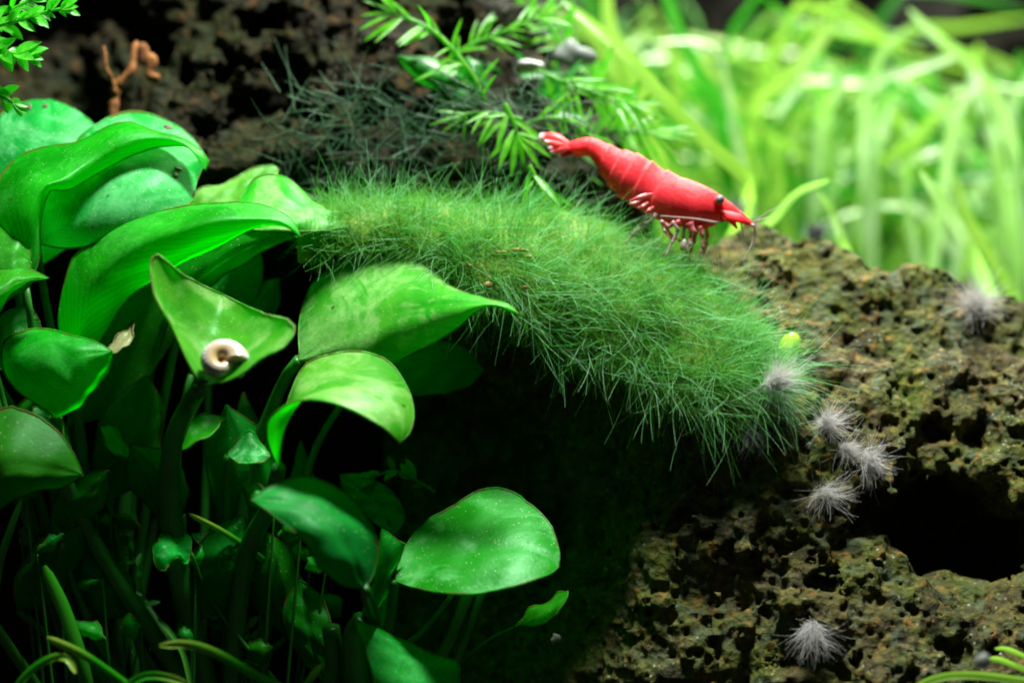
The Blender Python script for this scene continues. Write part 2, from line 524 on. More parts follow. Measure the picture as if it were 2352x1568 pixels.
def make_rock(name, org, size, h, ctrl, sky, thick, seed, pores, caves, mat, noise_amp=(0.16, 0.09, 0.05), xlim=None, **props):
    n = np.ceil(np.asarray(size) / h).astype(int) + 1
    x, y, z = [org[i] + np.arange(n[i]) * h for i in range(3)]
    X2, Z2 = np.meshgrid(x, z, indexing='ij')
    cx = np.linspace(x[0], x[-1], 60)
    cz = np.linspace(z[0], z[-1], 60)
    CX, CZ = np.meshgrid(cx, cz, indexing='ij')
    yc = depth_field(ctrl, CX, CZ)
    # bilinear upsample
    fi = np.clip((x - cx[0]) / (cx[1] - cx[0]), 0, 58.999)
    fj = np.clip((z - cz[0]) / (cz[1] - cz[0]), 0, 58.999)
    i0, j0 = fi.astype(int), fj.astype(int)
    a, c_ = (fi - i0)[:, None], (fj - j0)[None]
    yf = (yc[i0][:, j0] * (1 - a) * (1 - c_) + yc[i0 + 1][:, j0] * a * (1 - c_) + yc[i0][:, j0 + 1] * (1 - a) * c_ + yc[i0 + 1][:, j0 + 1] * a * c_)
    F = (0.72 * (yf[:, None, :] - y[None, :, None])).astype(np.float32)
    F = np.maximum(F, (0.72 * (y[None, :, None] - (yf + thick)[:, None, :])).astype(np.float32))
    s = np.array([P(*q) for q in sky])
    zt = np.interp(x, s[:, 0], s[:, 2])
    ysky = np.interp(x, s[:, 0], s[:, 1])
    top = z[None, None, :] - (zt[:, None] - 0.25 * np.abs(y[None] - ysky[:, None]))[:, :, None]
    F = np.maximum(F, 0.9 * top.astype(np.float32))
    if xlim is not None:
        F = np.maximum(F, (xlim[0] - x)[:, None, None].astype(np.float32))
        F = np.maximum(F, (x - xlim[1])[:, None, None].astype(np.float32))
    F = np.maximum(F, (z[0] + 2.5 * h - z)[None, None, :].astype(np.float32))
    for c, r in caves:
        carve(F, org, h, np.asarray(c), r)
    B = np.argwhere(np.abs(F) < 0.5)
    bx, by, bz = x[B[:, 0]], y[B[:, 1]], z[B[:, 2]]
    dn = (noise_amp[0] * vnoise(bx * 1.6, by * 1.6, bz * 1.6, seed) + noise_amp[1] * vnoise(bx * 4, by * 4, bz * 4, seed + 1)
          + noise_amp[2] * vnoise(bx * 9.5, by * 9.5, bz * 9.5, seed + 2) + 0.5 * noise_amp[2] * vnoise(bx * 19, by * 19, bz * 19, seed + 3))
    F[B[:, 0], B[:, 1], B[:, 2]] += dn.astype(np.float32)
    rng = np.random.default_rng(seed)
    S = np.argwhere(np.abs(F) < h)
    for rmin, rmax, num in pores:
        for k in rng.integers(0, len(S), num):
            r = rng.uniform(rmin, rmax)
            c = S[k] * h + org + rng.normal(size=3) * r * 0.35
            carve(F, org, h, c, r * rng.uniform(0.75, 1.25, 3))
    F[0] = F[-1] = 1
    F[:, 0] = F[:, -1] = 1
    F[:, :, 0] = F[:, :, -1] = 1
    V, Q = surface_nets(F, org, h)
    o = fast_mesh(name, V, Q, mat, **props)
    return o, V


front_ctrl = [
    # upper slope, skyline to the hole
    (1560, 600, 1.7), (1740, 540, 1.9), (1900, 580, 1.9), (2090, 640, 1.9), (2250, 690, 1.9), (2420, 720, 1.9),
    (1760, 700, 1.1), (1950, 760, 1.1), (2150, 850, 0.9), (2350, 900, 0.9), (1850, 900, 0.45), (2050, 980, 0.4), (2250, 1040, 0.4), (2420, 1060, 0.4),
    # under the algae: a ridge with an overhang on its left
    (900, 520, 1.0), (1100, 560, 0.8), (1300, 600, 0.75), (1500, 700, 0.5), (1600, 850, 0.15), (1700, 950, 0.0),
    (1000, 700, 0.9), (1200, 780, 0.9), (1400, 860, 0.55), (1000, 900, 2.4), (1250, 960, 2.2), (1450, 1020, 0.9),
    (1050, 1200, 2.6), (1300, 1250, 1.5), (1480, 1250, 0.25), (1380, 1400, 0.6), (1050, 1560, 1.6), (1300, 1560, 0.6), (1480, 1560, -0.1),
    # lower lobe
    (1650, 1100, 0.1), (1800, 1080, -0.1), (1900, 1180, -0.2), (1700, 1300, -0.15), (1950, 1350, -0.45), (2150, 1420, -0.5),
    (2400, 1420, -0.4), (1750, 1480, -0.35), (1980, 1520, -0.75), (2200, 1540, -0.8), (2420, 1560, -0.8), (1600, 1650, -0.2), (2000, 1700, -1.0), (2400, 1700, -1.0),
    (2150, 1220, 0.3), (2380, 1230, 0.3),
]
front_sky = [(650, 560, 1.0), (800, 530, 1.0), (1000, 530, 1.0), (1200, 540, 1.1), (1400, 565, 1.3), (1500, 580, 1.6), (1620, 545, 1.8), (1740, 508, 1.9), (1830, 528, 1.9), (1900, 556, 1.9), (1970, 604, 1.9),
             (2040, 622, 1.9), (2085, 606, 1.9), (2130, 640, 1.9), (2200, 660, 1.9), (2300, 686, 1.9), (2420, 712, 1.9)]
caves = [(P(2165, 1225, 0.5), (0.60, 1.6, 0.52)), (P(2250, 1262, 0.6), (0.50, 1.4, 0.38)), (P(2060, 1165, 0.3), (0.36, 0.9, 0.26)),
         (P(1130, 1150, 1.7), (0.9, 1.2, 1.1)), (P(2330, 1085, 0.5), (0.16, 0.3, 0.12)), (P(2270, 1000, 0.5), (0.13, 0.3, 0.13)), (P(2145, 985, 0.5), (0.12, 0.25, 0.10)),
         (P(1900, 1345, -0.35), (0.22, 0.35, 0.14)), (P(1870, 1420, -0.4), (0.16, 0.3, 0.2)), (P(2200, 1500, -0.75), (0.14, 0.25, 0.12))]
rock, rock_v = make_rock('lava_rock', np.array([-1.4, -1.6, -4.2]), (7.2, 6.0, 6.0), 0.029, front_ctrl, front_sky, 3.4, 21,
                 [(0.026, 0.048, 12000), (0.045, 0.085, 650), (0.09, 0.13, 25)], caves, M_rock,
                 label='porous mossy brown lava rock with a dark hole, under the shrimp and algae', category='rock')

back_ctrl = [(-200, -150, 3.0), (200, -150, 3.2), (600, -150, 3.0), (1000, -150, 2.8), (1300, -150, 3.4), (-200, 200, 2.7), (180, 150, 3.8), (380, 180, 2.5), (600, 180, 2.3), (900, 200, 2.2),
             (1200, 200, 2.4), (1450, 200, 3.4), (500, 400, 2.0), (800, 400, 1.8), (1100, 400, 1.8), (1350, 420, 2.2), (-200, 480, 2.3), (200, 480, 2.1), (-200, 720, 4.8), (300, 720, 4.8), (700, 720, 4.8), (1200, 720, 4.6), (1500, 600, 3.2),
             (-200, 1300, 5.2), (300, 1300, 5.2), (700, 1300, 5.2), (1200, 1300, 5.0), (-200, 1700, 5.0), (600, 1700, 5.0), (1200, 1700, 4.8)]
back_sky = [(-400, -220, 3.3), (900, -200, 3.0), (1080, -120, 3.0), (1180, -20, 3.0), (1300, 110, 3.0), (1420, 300, 2.8), (1520, 560, 2.8), (1560, 800, 2.8)]
def hole(px, py, rx, rz, d=3.55):
    return (P(px, py, d - 1.25), (rx / 185, 0.8, rz / 185))
bcaves = [hole(622, 160, 64, 46), hole(510, 180, 46, 42), hole(435, 170, 36, 30), hole(578, 245, 70, 48), hole(500, 300, 40, 22, 3.3), hole(560, 40, 26, 20, 3.8), hole(620, 42, 22, 18, 3.8),
          hole(350, 60, 30, 46, 3.9), hole(700, 250, 50, 36, 3.4), hole(880, 240, 55, 40, 3.2), hole(980, 280, 60, 36, 3.1), hole(470, 400, 60, 40, 3.2), hole(180, 180, 70, 130, 4.4), hole(290, 60, 60, 60, 4.3), hole(1050, 100, 50, 40, 3.8)]
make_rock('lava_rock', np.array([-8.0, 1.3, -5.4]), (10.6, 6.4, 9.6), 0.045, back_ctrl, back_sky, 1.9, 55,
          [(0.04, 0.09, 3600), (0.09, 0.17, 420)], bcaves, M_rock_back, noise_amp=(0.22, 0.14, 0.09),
          label='dim pitted lava rock with round holes behind the broad leaves', category='rock')

far_ctrl = [(1500, -200, 14.6), (1900, -200, 14.1), (2400, -200, 13.9), (1500, 150, 14.1), (1900, 150, 13.7), (2400, 150, 13.4), (1500, 600, 13.3), (2400, 600, 13.1)]
far_sky = [(1350, -100, 13.5), (1700, -200, 13.5), (2500, -200, 13.5)]
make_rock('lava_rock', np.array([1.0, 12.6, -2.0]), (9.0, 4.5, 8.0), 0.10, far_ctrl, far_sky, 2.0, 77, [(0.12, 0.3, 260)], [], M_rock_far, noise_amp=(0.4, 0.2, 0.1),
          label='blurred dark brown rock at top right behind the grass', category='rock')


# ------------------------------------------------------------------ broad leaved plants
class Leaf:
    def __init__(self, parent, mat, base, tip, L, Mid, R, dshift=0.0, petiole=None, prad=0.05, nu=34, nv=17, ruffle=0.02, groove=0.02, label=None, seed=0, name='leaf', pmat=None, jag=0.03):
        fix = lambda q: P(q[0], q[1], q[2] + dshift)
        Lc = spline([fix(base)] + [fix(q) for q in L] + [fix(tip)], nu)
        Mc = spline([fix(base)] + [fix(q) for q in Mid] + [fix(tip)], nu)
        Rc = spline([fix(base)] + [fix(q) for q in R] + [fix(tip)], nu)
        v = np.linspace(-1, 1, nv)[None, :, None]
        g = Lc[:, None] * (v * (v - 1) / 2) + Mc[:, None] * (1 - v * v) + Rc[:, None] * (v * (v + 1) / 2)
        du, dv = np.gradient(g, axis=0), np.gradient(g, axis=1)
        nrm = unit(np.cross(du, dv))
        if nrm[..., 1].mean() > 0:
            nrm = -nrm
        rr = np.random.default_rng(seed + int(abs(base[0] * 7 + base[1])))
        uu = np.linspace(0, 1, nu)[:, None]
        vv = v[..., 0]
        fade = np.sin(math.pi * np.clip(uu, 0, 1)) ** 0.5
        wob = ruffle * np.abs(vv) ** 2 * np.sin(uu * rr.uniform(9, 15) + np.sign(vv) * rr.uniform(0, 3) + rr.uniform(0, 6)) * fade
        wob = wob + 0.4 * ruffle * np.sin(uu * 26 + vv * 5 + rr.uniform(0, 6)) * fade
        wob = wob - groove * np.exp(-(vv / 0.12) ** 2) * fade
        g = g + nrm * wob[..., None]
        if jag:
            g[:, 0] += jag * rr.normal(size=(nu, 1)) * dv[:, 0] * 2 * fade
            g[:, -1] += jag * rr.normal(size=(nu, 1)) * dv[:, -1] * 2 * fade
        self.g, self.nrm = g, nrm
        m = MB().grid(g)
        # rounded leaf margin
        for e in (g[:, 0], g[:, -1]):
            k = m.n
            m.tube(e, [0.006, 0.012, 0.012, 0.006], sides=5)
            m.uv[-1][:, 1] = 0.997
        self.o = m.build(name, mat, parent)
        if label:
            self.o['label'] = label
        if petiole:
            pts = [fix(base)] + [P(*q) for q in petiole]
            MB().tube(spline(pts, 18), [prad * 0.7, prad, prad * 1.15], sides=9).build('petiole', pmat or M_stem, self.o)

    def at(self, px, py):
        x, y = project(self.g)
        k = np.argmin((x - px) ** 2 + (y - py) ** 2)
        i, j = np.unravel_index(k, x.shape)
        return self.g[i, j], self.nrm[i, j]

    def spot(self, px, py, r, mat=M_spot, name='brown_spot', sy=1.0):
        p, n = self.at(px, py)
        a = unit(np.cross(n, [0, 0.2, 1.0]))
        bb = np.cross(n, a)
        MB().ball(p + n * 0.004, (r, r * sy, 0.012), 10, 6, axes=np.stack([a, bb, n]), lump=0.25, seed=int(px)).build(name, mat, self.o)


# plant 1: large clump at the upper left
base1 = P(230, 1660, 1.0)
pl1 = thing('broadleaf_plant', base1, 'large green broadleaf plant with overlapping curled leaves at upper left', 'plant', 'broadleaf plants')
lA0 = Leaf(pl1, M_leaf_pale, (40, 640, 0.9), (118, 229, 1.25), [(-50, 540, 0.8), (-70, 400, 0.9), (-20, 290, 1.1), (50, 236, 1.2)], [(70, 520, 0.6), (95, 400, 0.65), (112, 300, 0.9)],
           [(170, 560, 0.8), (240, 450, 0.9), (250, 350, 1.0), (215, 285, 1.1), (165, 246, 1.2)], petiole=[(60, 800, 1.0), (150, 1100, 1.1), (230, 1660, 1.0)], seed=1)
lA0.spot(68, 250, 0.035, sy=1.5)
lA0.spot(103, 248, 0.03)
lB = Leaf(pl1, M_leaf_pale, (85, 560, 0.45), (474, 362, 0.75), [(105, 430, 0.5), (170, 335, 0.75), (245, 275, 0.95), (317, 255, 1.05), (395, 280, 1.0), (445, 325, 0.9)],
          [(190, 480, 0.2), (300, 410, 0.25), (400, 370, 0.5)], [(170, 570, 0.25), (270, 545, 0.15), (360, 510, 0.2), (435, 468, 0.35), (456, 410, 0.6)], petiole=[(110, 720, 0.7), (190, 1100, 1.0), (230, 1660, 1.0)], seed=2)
lB.spot(394, 289, 0.045)
lB.spot(412, 384, 0.055, sy=0.6)
lB.spot(403, 398, 0.03)
lA = Leaf(pl1, M_leaf, (60, 660, -0.1), (472, 392, 0.35), [(-30, 520, 0.1), (0, 412, 0.35), (45, 362, 0.5), (115, 335, 0.55), (180, 322, 0.55), (240, 292, 0.6), (295, 281, 0.6), (355, 303, 0.55), (425, 322, 0.5), (478, 366, 0.4)],
          [(55, 520, -0.35), (82, 430, -0.25), (140, 400, -0.1), (200, 365, 0.1), (275, 320, 0.2), (350, 312, 0.3), (425, 330, 0.3)],
          [(93, 590, 0.05), (96, 500, 0.05), (112, 436, 0.0), (160, 432, 0.15), (220, 398, 0.3), (300, 362, 0.35), (370, 338, 0.4), (440, 340, 0.4)], petiole=[(100, 900, 0.2), (200, 1200, 0.8), (230, 1660, 1.0)], ruffle=0.015, seed=3)
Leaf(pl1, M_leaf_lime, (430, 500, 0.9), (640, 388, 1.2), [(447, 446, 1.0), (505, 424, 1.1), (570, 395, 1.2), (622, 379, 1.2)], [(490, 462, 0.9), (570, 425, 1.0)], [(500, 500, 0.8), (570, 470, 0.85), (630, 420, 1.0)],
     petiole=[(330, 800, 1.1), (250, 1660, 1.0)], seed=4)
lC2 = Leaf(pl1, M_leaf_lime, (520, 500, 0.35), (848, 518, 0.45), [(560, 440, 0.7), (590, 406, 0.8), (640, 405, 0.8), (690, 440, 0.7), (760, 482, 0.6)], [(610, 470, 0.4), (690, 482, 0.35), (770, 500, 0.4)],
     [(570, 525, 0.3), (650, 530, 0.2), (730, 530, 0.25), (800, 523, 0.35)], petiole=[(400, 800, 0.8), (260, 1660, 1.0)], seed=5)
lD = Leaf(pl1, M_leaf, (150, 850, 0.0), (692, 546, -0.1), [(140, 720, 0.15), (168, 600, 0.25), (212, 560, 0.25), (235, 525, 0.25), (290, 497, 0.2), (370, 483, 0.15), (450, 469, 0.1), (540, 470, 0.05), (620, 480, 0.0), (672, 505, -0.05)],
          [(185, 740, -0.15), (245, 640, -0.3), (340, 570, -0.4), (450, 530, -0.4), (560, 508, -0.35), (640, 512, -0.25)],
          [(215, 800, 0.25), (300, 690, 0.35), (380, 625, 0.35), (450, 585, 0.3), (530, 545, 0.2), (610, 520, 0.1), (665, 525, 0.0)], petiole=[(190, 1050, 0.4), (230, 1660, 1.0)], prad=0.07, ruffle=0.03, seed=6)
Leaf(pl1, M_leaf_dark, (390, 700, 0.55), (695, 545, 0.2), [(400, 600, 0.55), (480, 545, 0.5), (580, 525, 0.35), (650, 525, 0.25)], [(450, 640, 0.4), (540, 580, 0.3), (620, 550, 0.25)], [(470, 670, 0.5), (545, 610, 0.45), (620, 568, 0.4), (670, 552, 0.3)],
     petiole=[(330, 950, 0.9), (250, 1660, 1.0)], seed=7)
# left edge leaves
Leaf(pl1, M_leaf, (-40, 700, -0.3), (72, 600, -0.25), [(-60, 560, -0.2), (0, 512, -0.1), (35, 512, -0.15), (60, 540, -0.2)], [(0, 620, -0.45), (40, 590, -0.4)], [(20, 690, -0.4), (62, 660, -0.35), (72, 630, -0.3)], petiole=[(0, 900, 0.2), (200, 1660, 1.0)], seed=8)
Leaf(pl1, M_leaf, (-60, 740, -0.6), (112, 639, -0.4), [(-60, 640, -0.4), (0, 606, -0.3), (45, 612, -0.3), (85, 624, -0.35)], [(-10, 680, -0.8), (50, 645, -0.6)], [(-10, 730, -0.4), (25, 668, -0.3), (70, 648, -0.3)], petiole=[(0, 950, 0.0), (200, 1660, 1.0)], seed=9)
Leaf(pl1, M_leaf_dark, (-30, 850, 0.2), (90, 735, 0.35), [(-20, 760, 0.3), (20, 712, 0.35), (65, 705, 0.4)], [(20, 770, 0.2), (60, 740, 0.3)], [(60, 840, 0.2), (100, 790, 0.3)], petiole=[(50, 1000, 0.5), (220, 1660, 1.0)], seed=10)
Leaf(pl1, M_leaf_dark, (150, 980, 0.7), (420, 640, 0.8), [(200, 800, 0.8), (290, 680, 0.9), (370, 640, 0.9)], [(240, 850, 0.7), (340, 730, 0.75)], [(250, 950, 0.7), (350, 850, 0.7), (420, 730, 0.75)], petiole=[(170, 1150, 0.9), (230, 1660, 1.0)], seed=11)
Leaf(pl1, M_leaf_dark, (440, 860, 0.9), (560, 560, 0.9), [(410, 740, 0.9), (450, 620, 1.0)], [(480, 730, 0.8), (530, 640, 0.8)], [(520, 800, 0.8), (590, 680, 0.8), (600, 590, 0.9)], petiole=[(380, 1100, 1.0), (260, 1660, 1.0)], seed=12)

# plant 2: middle clump, with the snail's leaf
base2 = P(520, 1680, 0.6)
pl2 = thing('broadleaf_plant', base2, 'middle broadleaf plant whose funnel-shaped leaf carries the snail', 'plant', 'broadleaf plants')
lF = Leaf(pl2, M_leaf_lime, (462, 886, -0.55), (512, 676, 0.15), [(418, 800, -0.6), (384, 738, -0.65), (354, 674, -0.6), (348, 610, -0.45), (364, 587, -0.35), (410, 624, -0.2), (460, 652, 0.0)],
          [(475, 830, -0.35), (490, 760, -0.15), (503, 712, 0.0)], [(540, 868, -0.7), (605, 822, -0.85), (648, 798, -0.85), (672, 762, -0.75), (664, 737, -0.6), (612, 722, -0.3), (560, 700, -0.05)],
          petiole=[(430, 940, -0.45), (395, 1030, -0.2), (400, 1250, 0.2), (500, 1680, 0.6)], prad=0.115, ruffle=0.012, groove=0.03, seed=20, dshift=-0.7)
Leaf(pl2, M_leaf, (130, 960, -0.3), (258, 806, -0.5), [(20, 870, -0.35), (8, 790, -0.3), (55, 754, -0.25), (110, 758, -0.25), (170, 774, -0.35), (222, 787, -0.45)], [(125, 880, -0.6), (170, 820, -0.6)],
     [(190, 925, -0.3), (238, 870, -0.35), (258, 825, -0.45)], petiole=[(150, 1100, 0.0), (250, 1300, 0.3), (500, 1680, 0.6)], prad=0.09, seed=21)
Leaf(pl2, M_leaf_tan, (245, 805, -0.42), (308, 734, -0.15), [(262, 780, -0.35), (288, 758, -0.25)], [(275, 788, -0.4), (296, 762, -0.3)], [(268, 812, -0.5), (296, 785, -0.4), (308, 755, -0.3)], seed=22, nu=14, nv=9, jag=0.3,
     label='torn tan leaf tip')
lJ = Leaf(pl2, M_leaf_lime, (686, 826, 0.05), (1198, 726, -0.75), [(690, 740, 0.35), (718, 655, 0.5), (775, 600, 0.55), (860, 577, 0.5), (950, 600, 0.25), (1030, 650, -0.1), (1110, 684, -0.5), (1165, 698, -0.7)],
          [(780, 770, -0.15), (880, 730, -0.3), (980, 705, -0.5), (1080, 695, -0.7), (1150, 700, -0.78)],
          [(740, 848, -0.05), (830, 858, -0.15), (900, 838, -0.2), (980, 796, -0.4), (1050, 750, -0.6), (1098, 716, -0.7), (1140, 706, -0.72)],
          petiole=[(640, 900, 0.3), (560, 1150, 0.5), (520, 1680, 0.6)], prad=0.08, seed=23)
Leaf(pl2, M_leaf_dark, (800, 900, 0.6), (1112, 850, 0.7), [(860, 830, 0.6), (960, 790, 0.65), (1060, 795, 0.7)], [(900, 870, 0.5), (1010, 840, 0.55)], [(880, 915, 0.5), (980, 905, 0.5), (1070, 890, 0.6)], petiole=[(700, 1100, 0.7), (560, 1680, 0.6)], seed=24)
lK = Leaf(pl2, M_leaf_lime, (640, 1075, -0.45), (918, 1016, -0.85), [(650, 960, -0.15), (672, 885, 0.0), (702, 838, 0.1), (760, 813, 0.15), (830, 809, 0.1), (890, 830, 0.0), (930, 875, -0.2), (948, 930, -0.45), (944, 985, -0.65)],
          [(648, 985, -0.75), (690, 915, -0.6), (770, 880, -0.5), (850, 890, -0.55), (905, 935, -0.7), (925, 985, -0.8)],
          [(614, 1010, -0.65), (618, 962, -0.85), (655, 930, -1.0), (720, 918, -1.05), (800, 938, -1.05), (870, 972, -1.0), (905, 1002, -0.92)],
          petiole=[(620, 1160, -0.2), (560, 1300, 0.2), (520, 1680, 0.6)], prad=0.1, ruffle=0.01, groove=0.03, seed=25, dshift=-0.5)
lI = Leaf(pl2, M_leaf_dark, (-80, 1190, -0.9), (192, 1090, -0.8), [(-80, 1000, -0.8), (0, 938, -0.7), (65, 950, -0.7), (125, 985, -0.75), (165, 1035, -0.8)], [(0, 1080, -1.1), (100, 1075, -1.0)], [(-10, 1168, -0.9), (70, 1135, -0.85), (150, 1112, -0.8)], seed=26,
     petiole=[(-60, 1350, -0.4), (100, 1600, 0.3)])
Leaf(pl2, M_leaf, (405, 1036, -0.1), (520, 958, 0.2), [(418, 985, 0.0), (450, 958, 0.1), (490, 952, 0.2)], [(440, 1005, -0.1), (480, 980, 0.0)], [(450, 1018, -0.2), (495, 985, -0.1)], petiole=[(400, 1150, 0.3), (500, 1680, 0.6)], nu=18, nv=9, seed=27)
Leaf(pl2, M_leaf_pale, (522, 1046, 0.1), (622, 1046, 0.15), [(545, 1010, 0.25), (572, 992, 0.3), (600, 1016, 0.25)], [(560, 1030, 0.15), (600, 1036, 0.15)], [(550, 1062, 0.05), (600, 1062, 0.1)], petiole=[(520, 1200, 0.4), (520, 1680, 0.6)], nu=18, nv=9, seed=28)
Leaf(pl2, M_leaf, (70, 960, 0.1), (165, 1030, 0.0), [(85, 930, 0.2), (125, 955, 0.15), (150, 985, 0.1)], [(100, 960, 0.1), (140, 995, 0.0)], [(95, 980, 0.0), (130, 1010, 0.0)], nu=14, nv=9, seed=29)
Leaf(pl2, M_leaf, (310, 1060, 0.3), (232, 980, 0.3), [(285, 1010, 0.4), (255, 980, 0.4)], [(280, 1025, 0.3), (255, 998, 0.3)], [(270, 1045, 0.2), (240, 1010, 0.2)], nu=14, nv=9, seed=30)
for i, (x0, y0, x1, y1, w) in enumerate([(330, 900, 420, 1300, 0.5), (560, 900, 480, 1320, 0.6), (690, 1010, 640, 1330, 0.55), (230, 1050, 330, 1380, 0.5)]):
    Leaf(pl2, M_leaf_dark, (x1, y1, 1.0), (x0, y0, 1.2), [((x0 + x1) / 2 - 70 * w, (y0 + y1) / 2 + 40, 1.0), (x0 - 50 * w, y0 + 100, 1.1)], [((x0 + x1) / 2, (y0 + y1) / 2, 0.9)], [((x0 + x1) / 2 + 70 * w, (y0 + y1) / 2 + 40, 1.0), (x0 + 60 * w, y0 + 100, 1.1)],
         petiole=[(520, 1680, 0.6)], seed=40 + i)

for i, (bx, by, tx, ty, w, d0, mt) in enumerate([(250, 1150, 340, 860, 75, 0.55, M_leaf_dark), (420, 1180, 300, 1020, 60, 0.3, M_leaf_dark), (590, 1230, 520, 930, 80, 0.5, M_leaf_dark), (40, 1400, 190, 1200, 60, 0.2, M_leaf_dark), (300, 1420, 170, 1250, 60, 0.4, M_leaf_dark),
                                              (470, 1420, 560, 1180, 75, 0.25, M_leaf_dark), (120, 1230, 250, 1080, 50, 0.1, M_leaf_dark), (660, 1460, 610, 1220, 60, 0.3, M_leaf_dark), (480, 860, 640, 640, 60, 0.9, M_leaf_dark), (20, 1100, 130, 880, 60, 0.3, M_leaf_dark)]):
    ux, uy = tx - bx, ty - by
    ln = math.hypot(ux, uy)
    nx_, ny_ = -uy / ln * w, ux / ln * w
    q = lambda u, v, e: (bx + ux * u + nx_ * v, by + uy * u + ny_ * v, d0 + e)
    Leaf(pl2, mt, q(0, 0, 0.1), q(1, 0, -0.1), [q(0.2, 0.75, 0.1), q(0.5, 1.0, 0.15), q(0.8, 0.65, 0.05)], [q(0.5, 0.05, -0.12)], [q(0.2, -0.75, 0.05), q(0.5, -1.0, 0.05), q(0.8, -0.65, 0.0)], petiole=[(0.5 * (bx + 450), 1560, 0.5), (520, 1680, 0.6)], seed=300 + i, nu=24, nv=13)

# plant 3: low clump at the bottom centre
base3 = P(840, 1700, 0.1)
pl3 = thing('broadleaf_plant', base3, 'low broadleaf plant with glossy rounded leaves at bottom centre', 'plant', 'broadleaf plants')
lN = Leaf(pl3, M_leaf_dark, (838, 1352, -0.35), (576, 1146, -0.35), [(790, 1345, -0.45), (740, 1305, -0.55), (690, 1235, -0.6), (630, 1185, -0.5)], [(800, 1260, -0.5), (740, 1190, -0.5), (650, 1150, -0.4)],
          [(862, 1310, -0.2), (862, 1245, -0.1), (838, 1180, 0.0), (795, 1130, 0.1), (740, 1102, 0.05), (680, 1100, -0.05), (620, 1118, -0.25)], petiole=[(860, 1450, -0.2), (840, 1660, 0.1)], prad=0.07, seed=50, dshift=-1.25)
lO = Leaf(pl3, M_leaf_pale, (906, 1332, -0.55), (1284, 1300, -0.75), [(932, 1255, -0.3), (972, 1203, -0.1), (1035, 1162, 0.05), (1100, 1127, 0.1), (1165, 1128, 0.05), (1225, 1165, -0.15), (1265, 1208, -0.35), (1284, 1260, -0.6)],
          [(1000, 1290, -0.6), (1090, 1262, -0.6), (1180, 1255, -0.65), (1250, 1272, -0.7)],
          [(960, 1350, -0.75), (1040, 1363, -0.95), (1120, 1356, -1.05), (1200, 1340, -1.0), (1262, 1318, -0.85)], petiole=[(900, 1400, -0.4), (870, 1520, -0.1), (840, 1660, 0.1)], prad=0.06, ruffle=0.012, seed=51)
Leaf(pl3, M_leaf, (830, 1420, -0.5), (903, 1232, -0.6), [(846, 1370, -0.5), (866, 1280, -0.5), (874, 1219, -0.5), (884, 1219, -0.52)], [(862, 1370, -0.6), (890, 1270, -0.65)], [(870, 1395, -0.5), (900, 1330, -0.5), (926, 1252, -0.5), (920, 1244, -0.55)],
     petiole=[(810, 1480, -0.3), (830, 1660, 0.1)], prad=0.13, nu=20, nv=9, seed=52, label='cut leaf stub with a straight top edge')
lQ = Leaf(pl3, M_leaf, (960, 1690, -0.9), (818, 1424, -0.7), [(880, 1620, -1.0), (850, 1530, -1.05), (830, 1465, -0.9)], [(960, 1590, -0.9), (910, 1510, -0.8), (860, 1456, -0.75)],
          [(1040, 1650, -0.8), (1055, 1570, -0.7), (1054, 1522, -0.6), (1030, 1508, -0.55), (975, 1498, -0.5), (920, 1470, -0.5), (862, 1440, -0.6)], petiole=[(900, 1760, -0.3)], seed=53)
Leaf(pl3, M_leaf, (1180, 1440, 0.0), (1305, 1357, -0.1), [(1215, 1402, 0.1), (1255, 1383, 0.05), (1285, 1362, 0.0)], [(1225, 1415, -0.1), (1270, 1385, -0.1)], [(1235, 1432, -0.1), (1272, 1415, -0.15), (1300, 1378, -0.15)], petiole=[(1120, 1470, 0.0), (1040, 1540, 0.1), (900, 1700, 0.1)], prad=0.02, nu=18, nv=9, seed=54)
lS = Leaf(pl3, M_leaf, (440, 1270, 0.1), (352, 1280, -0.2), [(432, 1240, 0.2), (408, 1214, 0.2), (372, 1232, 0.0), (355, 1255, -0.1)], [(405, 1262, -0.1), (375, 1270, -0.2)], [(428, 1292, 0.0), (405, 1282, -0.1), (385, 1308, -0.2), (362, 1302, -0.2)], petiole=[(500, 1400, 0.3), (700, 1640, 0.2)], prad=0.02, nu=22, nv=9, jag=0.25, seed=55, label='small torn leaf')
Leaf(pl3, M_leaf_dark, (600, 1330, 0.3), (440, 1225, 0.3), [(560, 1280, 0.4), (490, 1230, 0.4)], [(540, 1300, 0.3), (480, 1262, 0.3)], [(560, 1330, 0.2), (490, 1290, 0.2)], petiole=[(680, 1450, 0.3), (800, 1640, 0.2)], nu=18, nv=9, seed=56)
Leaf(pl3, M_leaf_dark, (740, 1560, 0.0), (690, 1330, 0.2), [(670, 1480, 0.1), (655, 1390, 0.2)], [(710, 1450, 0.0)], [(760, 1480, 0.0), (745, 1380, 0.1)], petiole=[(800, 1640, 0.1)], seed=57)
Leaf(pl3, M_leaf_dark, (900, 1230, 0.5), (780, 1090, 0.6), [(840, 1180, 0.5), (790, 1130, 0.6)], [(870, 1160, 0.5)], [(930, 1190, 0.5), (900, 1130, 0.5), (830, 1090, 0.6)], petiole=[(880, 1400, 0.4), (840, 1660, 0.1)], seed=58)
for i, (x0, y0, x1, y1, r) in enumerate([(1075, 1362, 980, 1560, 0.075), (1105, 1362, 1010, 1580, 0.05), (1040, 1362, 900, 1520, 0.035), (760, 1440, 760, 1600, 0.11)]):
    MB().tube(spline([P(x0, y0, -0.25), P((x0 + x1) / 2 + 10, (y0 + y1) / 2, -0.1), P(x1, y1, 0.05), P(860, 1680, 0.1)], 16), [r * 0.8, r], sides=9).build('petiole', M_stem, pl3)

